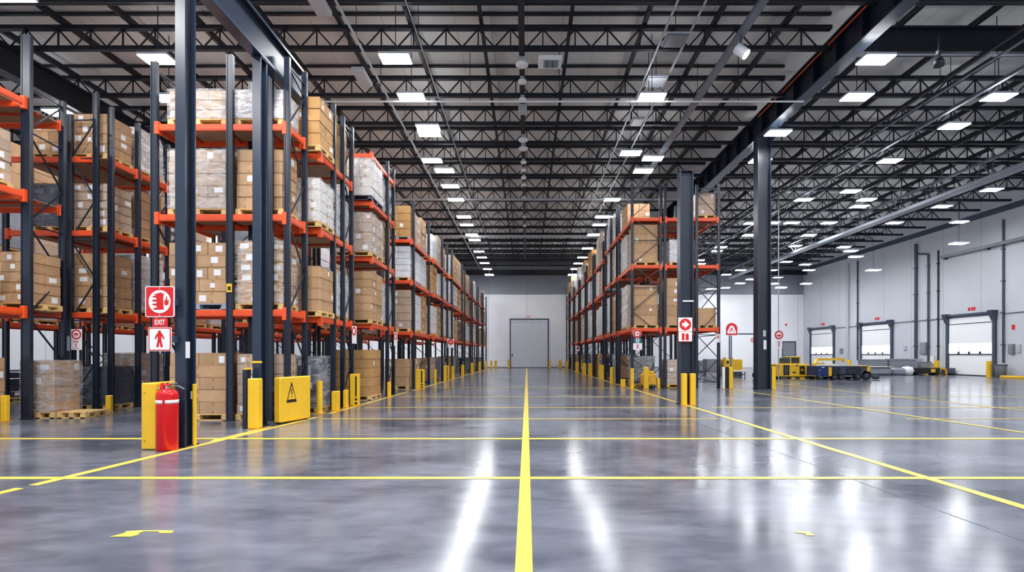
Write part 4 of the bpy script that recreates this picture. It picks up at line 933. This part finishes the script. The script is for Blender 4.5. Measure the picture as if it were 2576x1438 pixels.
t = plate('diamond_card', 'small white card with red diamond on the right-end rack upright', 8.08,21.82,2.1, rrect(-.08,.08,-.18,.18,.01), 'sign_white'); sym(t, [(0,.14),(.06,.06),(0,-.03),(-.06,.06)], 'sign_red'); sym(t, circ(.01,.06,.02), 'sign_white', 3)
# left gap sign
t = plate('round_sign', 'white plate with red ring and small red lettering on a left rack upright', -11.05,12.68,1.775, rrect(-.135,.135,-.255,.255,.01), 'sign_white', bracket=(-.25,-.1,.012,.05,-.1,.1))
sym(t, circ(0,.125,.122), 'sign_red'); sym(t, circ(0,.125,.088), 'sign_white', 3); sym(t, [(-.07,.115),(-.05,.145),(0,.165),(.05,.145),(.07,.115)], 'sign_red', 4); sym(t, [(-.06,.1),(.06,.1),(0,.075)], 'sign_red', 4)
lettering('AU', .09, 'sign_red', t, (-.01,-.003,-.05)); lettering('5', .11, 'sign_red', t, (-.01,-.003,-.15)); sym(t, [(-.07,-.215),(.07,-.215),(.07,-.225),(-.07,-.225)], 'sign_red')
solo('blank_plate', MB().box(-11.36,-11.22,12.68,12.7,1.5,1.85), 'pale_grey', 'plain pale plate on the left rack upright beside the red ring plate', 'sign', loc=(-11.3,12.7,1.68))
# hanging pole sign in the hall
t = thing('sign_pole', 'floor-to-roof thin pole with round red sign and white card behind tall column', 'sign', (14.62,30,0))
part('pole', MB().tube((0,0,0),(0,0,10.8),.03,8), 'pale_grey', t)
for pts, mt, y in ((circ(0,2.55,.25),'sign_red',-.05),(circ(0,2.55,.17),'sign_white',-.055),([(-.12,2.57),(.12,2.57),(.12,2.51),(.08,2.46),(-.08,2.46),(-.12,2.51)],'sign_red',-.06),(rrect(-.22,.2,1.76,2.29,.01),'sign_white',-.05),
       (circ(0,2.13,.07,14),'sign_red',-.055),(circ(.0,2.13,.04,14),'sign_white',-.06),([(-.02,2.07),(.03,2.07),(.02,1.84),(-.03,1.84)],'sign_red',-.055)):
    part('sign_plate' if y == -.05 else 'symbol', MB().poly(pts, y, y+.0045), mt, t)
t = plate('round_sign', 'small red ring sign low on the far back wall left of tall column', 24.5,55.93,3.0, circ(0,0,.27), 'sign_red'); sym(t, circ(0,0,.19), 'sign_white'); sym(t, circ(0,0,.09), 'sign_red', 3)
t = plate('exit_sign', 'small white sign with red letters EXIT above the back roller door', .2,55.93,5.5, rrect(-.37,.37,-.19,.19,.02), 'sign_white'); o = lettering('EXIT', .3, 'sign_red', t, (0,-.003,0)); o.scale = (.85,1,1)
solo('wall_sign', MB().box(28.0,28.2,55.95,55.99,4.55,4.75), 'sign_red', 'tiny red notice high on back wall over the grey personnel door', 'sign', loc=(28.1,55.97,4.65))
for x,y,lb in ((-4.8,14.38,'narrow white and red sign facing the aisle on first left bay upright'),(-4.66,18.32,'narrow white and red sign facing the aisle on second left bay upright')):
    t = thing('aisle_sign', lb, 'sign', (x,y,1.95)); part('sign_plate', MB().box(0,.012,-.17,.17,-.24,.24), 'sign_white', t)
    o = part('symbol', MB().poly(circ(0,.08,.14),-.004,-.001), 'sign_red', t); o.rotation_euler = (0,0,math.pi/2); o.location = (.012,0,0)
    o = part('symbol', MB().poly(circ(0,.08,.08),-.006,-.004), 'sign_white', t); o.rotation_euler = (0,0,math.pi/2); o.location = (.012,0,0)
    part('lower_mark', MB().box(.012,.015,-.1,.1,-.2,-.12), 'sign_red', t)
    part('flag_plate', MB().box(.0,.12,-.185,-.172,-.24,.24), 'sign_white', t); part('flag_symbol', MB().poly(circ(.06,.1,.055,24,0,2*math.pi,.12),-.19,-.186), 'sign_red', t); part('flag_symbol', MB().poly(circ(.06,.1,.03,24,0,2*math.pi,.075),-.193,-.19), 'sign_white', t)
t = plate('round_sign', 'round red sign on white plate on the fourth left bay upright', -4.35,29.45,2.1, rrect(-.16,.2,-.3,.2,.01), 'sign_white'); sym(t, circ(.02,.03,.16), 'sign_red'); sym(t, [(-.07,.03),(.1,.08),(.1,.02),(-.03,-.03)], 'sign_white', 3)
t = plate('aisle_sign', 'tiny white and red sign on a far right rack upright', 4.2,42.5,1.9, rrect(-.16,.16,-.2,.2,.01), 'sign_white'); sym(t, rrect(-.1,.1,-.04,.12,.02), 'sign_red')
for o in C.objects:
    if o.get('label','').startswith('navy and orange rack facing the camera'):
        part('warning_label', MB().box(1.55,1.665,-.06,-.05,2.72,2.9), 'yellow', o); part('warning_label_print', MB().box(1.58,1.64,-.063,-.06,2.76,2.84), 'black', o)

# ================================================================ MACHINES IN THE HALL
def wheel(nm, r, w, parent, loc, axis='y', label=None):
    g = MB(); q = (0,w/2,0) if axis == 'y' else (w/2,0,0); p = (0,-w/2,0) if axis == 'y' else (-w/2,0,0)
    o = part(nm, g.tube(p,q,r,20), 'rubber', parent, loc)
    k = 1.02; part('hub', MB().tube(tuple(c*k for c in p),tuple(c*k for c in q),r*.5,14), 'slate', o); return o
Yg = 30.3
t = thing('generator', 'yellow wheeled machine with small cab and grille panels behind tall column', 'machine', (14.6,Yg,0))
part('body', MB().box(0,2.0,0,1.0,.12,.86,0,ch=.03), 'yellow', t); part('skirt', MB().box(.02,1.98,.03,.97,.05,.12), 'black', t)
part('grille', MB().box(.45,.8,-.012,0,.2,.8), 'black', t); part('grille_bars', MB().box(.56,.58,-.018,-.012,.22,.78).box(.66,.68,-.018,-.012,.22,.78).box(.48,.78,-.018,-.012,.48,.5), 'grey', t)
part('access_hatch', MB().box(1.4,1.7,-.012,0,.25,.74), 'black', t); part('hatch_emblem', MB().poly(circ(1.55,.5,.08),-.016,-.012), 'amber', t); part('hatch_emblem', MB().poly(circ(1.55,.47,.04),-.02,-.016), 'black', t)
part('small_panel', MB().box(1.2,1.3,-.012,0,.72,.82), 'slate', t)
for z in (.74,.68): part('marking', MB().box(.12,.24,-.008,0,z,z+.03), 'black', t)
part('marking', MB().poly(circ(1.04,.36,.05),-.006,0), 'black', t); part('marking', MB().poly(circ(1.14,.36,.05),-.006,0), 'black', t)
cab = part('cab', MB().box(.62,1.5,.1,.9,.86,.9).box(.9,.96,.1,.9,.9,1.26).box(1.44,1.5,.1,.9,.9,1.26).box(.86,1.52,.06,.94,1.24,1.3,ch=.02), 'yellow', t)
part('cab_glass', MB().box(.97,1.43,.14,.86,.9,1.24), 'glass_dark', cab); part('cab_box', MB().box(.62,.9,.15,.85,.9,1.22,ch=.02), 'slate', t)
for x in (.35,1.05,1.7): wheel('wheel',.1,.5,t,(x,.4,.1))
part('yellow_foot', MB().box(.9,1.1,-.05,.3,.0,.08).box(1.4,1.7,-.05,.3,0,.08), 'yellow', t)
t = thing('loader_arm', 'yellow frame with bent horizontal boom right of the yellow machine', 'machine', (16.75,30.2,0))
part('upright', MB().box(0,.2,0,.2,0,.88,ch=.02), 'yellow', t)
part('boom', MB().bar((.1,.1,.84),(.5,.5,1.1),.14,.14).bar((.45,.5,1.12),(2.2,.7,1.14),.16,.14).bar((2.1,.7,1.12),(2.2,.7,.98),.1,.1), 'yellow', t); part('brace', MB().bar((.15,.15,.84),(.9,.5,.9),.07,.07), 'amber', t)
t = thing('tarp_roll', 'blue tarp covered machine part left of the yellow machine', 'machine', (13.95,30.4,0))
part('tarp', MB().lathe([(.0,.9),(.22,.86),(.36,.7),(.42,.4),(.4,.02),(0,.02)],18), 'blue', t); part('clear_cover', MB().lathe([(.0,1.06),(.2,1.02),(.3,.93),(0,.9)],16), 'wrap_white', t); part('dark_wheel', MB().tube((-.45,-.15,.2),(-.45,.1,.2),.2,16), 'rubber', t)
Yc = 28.9
t = thing('tow_cart', 'long low blue-grey tow cart with black wheels in the dock hall', 'cart', (16.25,Yc,0))
part('front_box', MB().box(0,.62,0,1.1,.22,.78,0,ch=.02), 'blue', t); part('yellow_stripe', MB().box(.64,.8,-.01,1.1,.22,.7), 'yellow', t)
part('deck_body', MB().box(.8,2.95,.02,1.08,.3,.76,0,ch=.015), 'slate', t); part('side_panel', MB().box(.86,1.3,0,.02,.3,.7), 'navy', t); part('side_panel', MB().box(1.62,2.45,0,.02,.3,.7), 'navy', t); part('side_slot', MB().box(1.8,2.1,-.006,0,.5,.515), 'grey', t)
part('lip', MB().box(2.35,3.02,-.03,1.1,.76,.79), 'yellow', t); part('top_plate', MB().box(.8,2.35,-.01,1.1,.76,.785), 'grey', t); part('marker_plate', MB().box(2.78,2.95,-.012,.02,.46,.74), 'yellow', t); part('marker_print', MB().poly([(2.84,.6),(2.9,.64),(2.88,.54)],-.016,-.012), 'amber', t)
part('chassis', MB().box(0,3.1,.15,.95,.18,.24), 'steel', t); part('label_plate', MB().box(.25,.4,-.006,0,.68,.72).box(.12,.16,-.006,0,.52,.57).box(.12,.16,-.006,0,.26,.3), 'white', t)
for x,r in ((.2,.19),(1.0,.17),(1.38,.17),(2.3,.2),(2.78,.26)):
    for y in (.1,.95): wheel('wheel', r, .16, t, (x,y,r))
part('tow_bar', MB().bar((3.1,.5,.2),(3.45,.5,.18),.08,.06), 'slate', t); part('jockey_skid', MB().lathe([(0,.02),(.12,.03),(.2,.1),(.24,.2),(.0,.2)],16,0,(3.6,.5)), 'slate', t)
t = thing('covered_stack', 'beige tarpaulin over flat goods behind the tow cart', 'covered goods', (18.0,31.3,0))
part('base_slab', MB().box(-1.4,2.6,-.4,.4,0,.6,ch=.02), 'grey', t); part('cover', MB().add([(-1.0,-.45,.6),(1.2,-.45,.6),(1.2,.45,.6),(-1.0,.45,.6),(-.2,-.2,.86),(.6,-.2,.86),(.6,.2,.86),(-.2,.2,.86)],[(0,1,5,4),(1,2,6,5),(2,3,7,6),(3,0,4,7),(4,5,6,7)]), 'tarp', t)
# left hall group behind the tall column
t = thing('machine_cabinet', 'yellow machine cabinet with small dark screen left of tall column', 'machine', (13.0,34,0))
part('cabinet', MB().box(0,1.2,0,.8,.3,1.1,ch=.02), 'yellow', t); part('screen', MB().box(.1,.32,-.01,0,.82,1.0), 'glass_dark', t); part('plinth', MB().box(0,1.2,.05,.75,0,.3), 'slate', t)
t = thing('crate', 'grey crate left of the yellow machine cabinet', 'crate', (11.95,34.3,0)); part('box', MB().box(0,.95,0,.8,.28,1.12,ch=.02), 'grey', t); part('skid', MB().box(0,.95,.05,.15,0,.28).box(0,.95,.6,.7,0,.28), 'pale_grey', t)
t = thing('flat_table', 'low white and grey flat table in front of yellow cabinet', 'table', (12.4,32.2,0)); part('top', MB().box(0,1.3,0,.7,.34,.42,ch=.01), 'white', t); part('shelf', MB().box(.05,1.25,.05,.65,.14,.2), 'slate', t)
for x in (.05,1.19):
    for y in (.03,.61): part('leg', MB().box(x,x+.06,y,y+.06,0,.34), 'grey', t)
t = thing('crate', 'grey low box behind the rack end on the floor', 'crate', (14.2,41.0,0)); part('box', MB().box(-.5,.9,0,.8,.1,.95,ch=.02), 'grey', t); part('skid', MB().box(-.5,.9,.1,.7,0,.1), 'slate', t)
# along the right wall
def crate(x,y,w,d,h,mt,lb):
    t = thing('crate', lb, 'crate', (x,y,0)); part('box', MB().box(0,w,0,d,.14,h,ch=.02), mt, t); part('lid', MB().box(-.02,w+.02,-.02,d+.02,h,h+.05), mt, t); part('skid', MB().box(0,.12,0,d,0,.14).box(w-.12,w,0,d,0,.14), 'slate', t)
crate(24.6,37.5,1.6,.9,1.02,'grey','long grey crate in front of the middle dock door, left one'); crate(26.3,37.4,1.9,.9,1.0,'grey','long grey crate in front of the middle dock door, right one')
crate(27.4,38.6,1.2,.9,1.05,'grey','grey crate against right wall left of the electrical panel'); crate(28.75,38.5,.75,.9,1.05,'pale_grey','pale grey crate against right wall under the electrical panel'); crate(28.6,37.4,.7,.5,.85,'grey','small grey crate right of the pale crate near right wall')
t = thing('wrapped_bundle', 'silver-grey wrapped bundle on the floor right of the tow cart', 'bundle', (23.2,35.0,0))
g = MB().box(0,1.6,0,.9,.02,.55,0,ch=.12); part('bundle', g, 'wrap_grey', t); part('top_sheet', MB().box(-.05,1.7,-.05,.95,.55,.6,0,ch=.02), 'tarp', t)
t = thing('wrapped_bundle', 'second silver-grey bundle with white end near the right wall', 'bundle', (25.0,35.2,0)); part('bundle', MB().box(0,.9,0,.8,.02,.5,0,ch=.12), 'wrap_grey', t); part('white_sack', MB().lathe([(0,.62),(.3,.55),(.38,.3),(.3,.04),(0,.03)],16,0,(1.15,.3)), 'white', t)
t = thing('low_trolley', 'low black trolley with yellow plate along the right wall', 'trolley', (26.8,35.6,0)); part('deck', MB().box(0,1.7,0,.8,.1,.5,ch=.02), 'black', t); part('yellow_plate', MB().box(1.05,1.35,-.01,0,.2,.42), 'yellow', t); part('orange_bag', MB().lathe([(0,.5),(.22,.45),(.3,.2),(.26,.02),(0,.02)],14,0,(-.35,.3)), 'amber', t)
for x in (.2,1.5): wheel('wheel',.1,.6,t,(x,.4,.1))
t = thing('low_trolley', 'low dark trolley with orange parts beside grey crate near right wall', 'trolley', (28.8,35.9,0)); part('deck', MB().box(-.2,1.0,0,.7,.1,.48,ch=.02), 'slate', t); part('orange_arm', MB().bar((-.25,-.06,.02),(-.1,-.06,.45),.1,.1).bar((-.1,-.06,.42),(.2,-.06,.42),.1,.1).bar((.2,-.06,.45),(.3,-.06,.02),.1,.1), 'amber', t)
for x in (-.05,.85): wheel('wheel',.1,.5,t,(x,.4,.1))
t = thing('dock_wedge', 'yellow dock wedge left of the nearest dock door', 'dock wedge', (29.35,37.45,0)); part('wedge', MB().poly([(-.55,.0),(.55,.0),(.5,.5),(-.35,.5)],-.3,.3), 'yellow', t); part('edge_strip', MB().box(-.5,.5,-.32,-.3,.02,.08), 'amber', t)
t = thing('trash_bin', 'grey waste bin right of the nearest dock door', 'waste bin', (29.45,32.1,0)); part('bin', MB().lathe([(0,0),(.26,0),(.3,.72),(.31,.76),(.27,.76),(.25,.1),(0,.1)],20), 'grey', t); part('rim', MB().lathe([(.3,.74),(.33,.74),(.33,.8),(.3,.8)],20), 'slate', t)
solo('floor_kerb', MB().box(28.9,29.4,29.0,31.6,0,.14,ch=.02), 'yellow', 'low yellow kerb at the right edge past the waste bin', 'kerb', loc=(29.1,30.3,0))
# pallet jack under the first right bay
t = thing('pallet_jack', 'yellow pallet jack parked under the first right rack bay', 'pallet jack', (5.08,21.55,0))
part('body', MB().box(-.3,.3,-.1,.25,.12,.62,0,ch=.05), 'amber', t); part('hood', MB().box(-.24,.24,-.06,.2,.62,.72,0,ch=.04), 'yellow', t); part('grille', MB().box(-.2,-.0,-.106,-.1,.3,.5), 'black', t)
part('fork', MB().box(-.28,-.12,.25,.65,.05,.12), 'amber', t); part('fork', MB().box(.12,.28,.25,.65,.05,.12), 'amber', t); part('tiller', MB().tube((.1,0,.7),(.2,-.12,1.05),.02,8), 'black', t)
for x in (-.2,.2): wheel('wheel',.09,.1,t,(x,-.02,.09))
t = thing('control_box', 'grey control box standing beside the wrapped floor load in first left bay', 'control box', (-5.28,12.05,0)); part('housing', MB().box(-.2,.2,-.13,.13,.78,1.16,ch=.015), 'grey', t); part('stand', MB().box(-.06,.06,-.05,.05,.02,.78), 'slate', t); part('foot', MB().box(-.18,.18,-.12,.12,0,.02), 'slate', t)
for x,y,h,lb in ((-10.95,10.85,.55,'small yellow bollard at the foot of the left-edge rack'),(-10.1,12.5,.42,'small yellow bollard behind the pallet jutting into left gap')):
    t = thing('bollard', lb, 'bollard', (x,y,0)); part('post', MB().box(-.06,.06,-.05,.05,.01,h,0,ch=.012), 'yellow', t); part('base_plate', MB().box(-.08,.08,-.07,.07,0,.01), 'amber', t)

# ================================================================ CAMERA, WORLD, VIEW
cam = bpy.data.cameras.new('camera'); co = bpy.data.objects.new('camera', cam); C.objects.link(co)
co.location = (0,0,H); co.rotation_euler = (math.pi/2,0,0); cam.sensor_width = 36; cam.lens = 36*F/2576
cam.shift_x = (1288-U0)/2576; cam.shift_y = (V0-719)/2576; cam.clip_start = .1; cam.clip_end = 300
sc = bpy.context.scene; sc.camera = co
wd = bpy.data.worlds.new('world'); sc.world = wd; wd.use_nodes = True; bg = wd.node_tree.nodes['Background']
bg.inputs[0].default_value = lin((222,232,248)); bg.inputs[1].default_value = 0.9
sc.view_settings.view_transform = 'Standard'; sc.view_settings.look = 'None'; sc.view_settings.exposure = 0.05
cy = sc.cycles; cy.max_bounces = 5; cy.diffuse_bounces = 3; cy.glossy_bounces = 2; cy.transmission_bounces = 2; cy.transparent_max_bounces = 8
cy.sample_clamp_indirect = 6; cy.caustics_reflective = False; cy.caustics_refractive = False; cy.use_denoising = True; cy.use_adaptive_sampling = True; cy.adaptive_threshold = .1; cy.adaptive_min_samples = 16
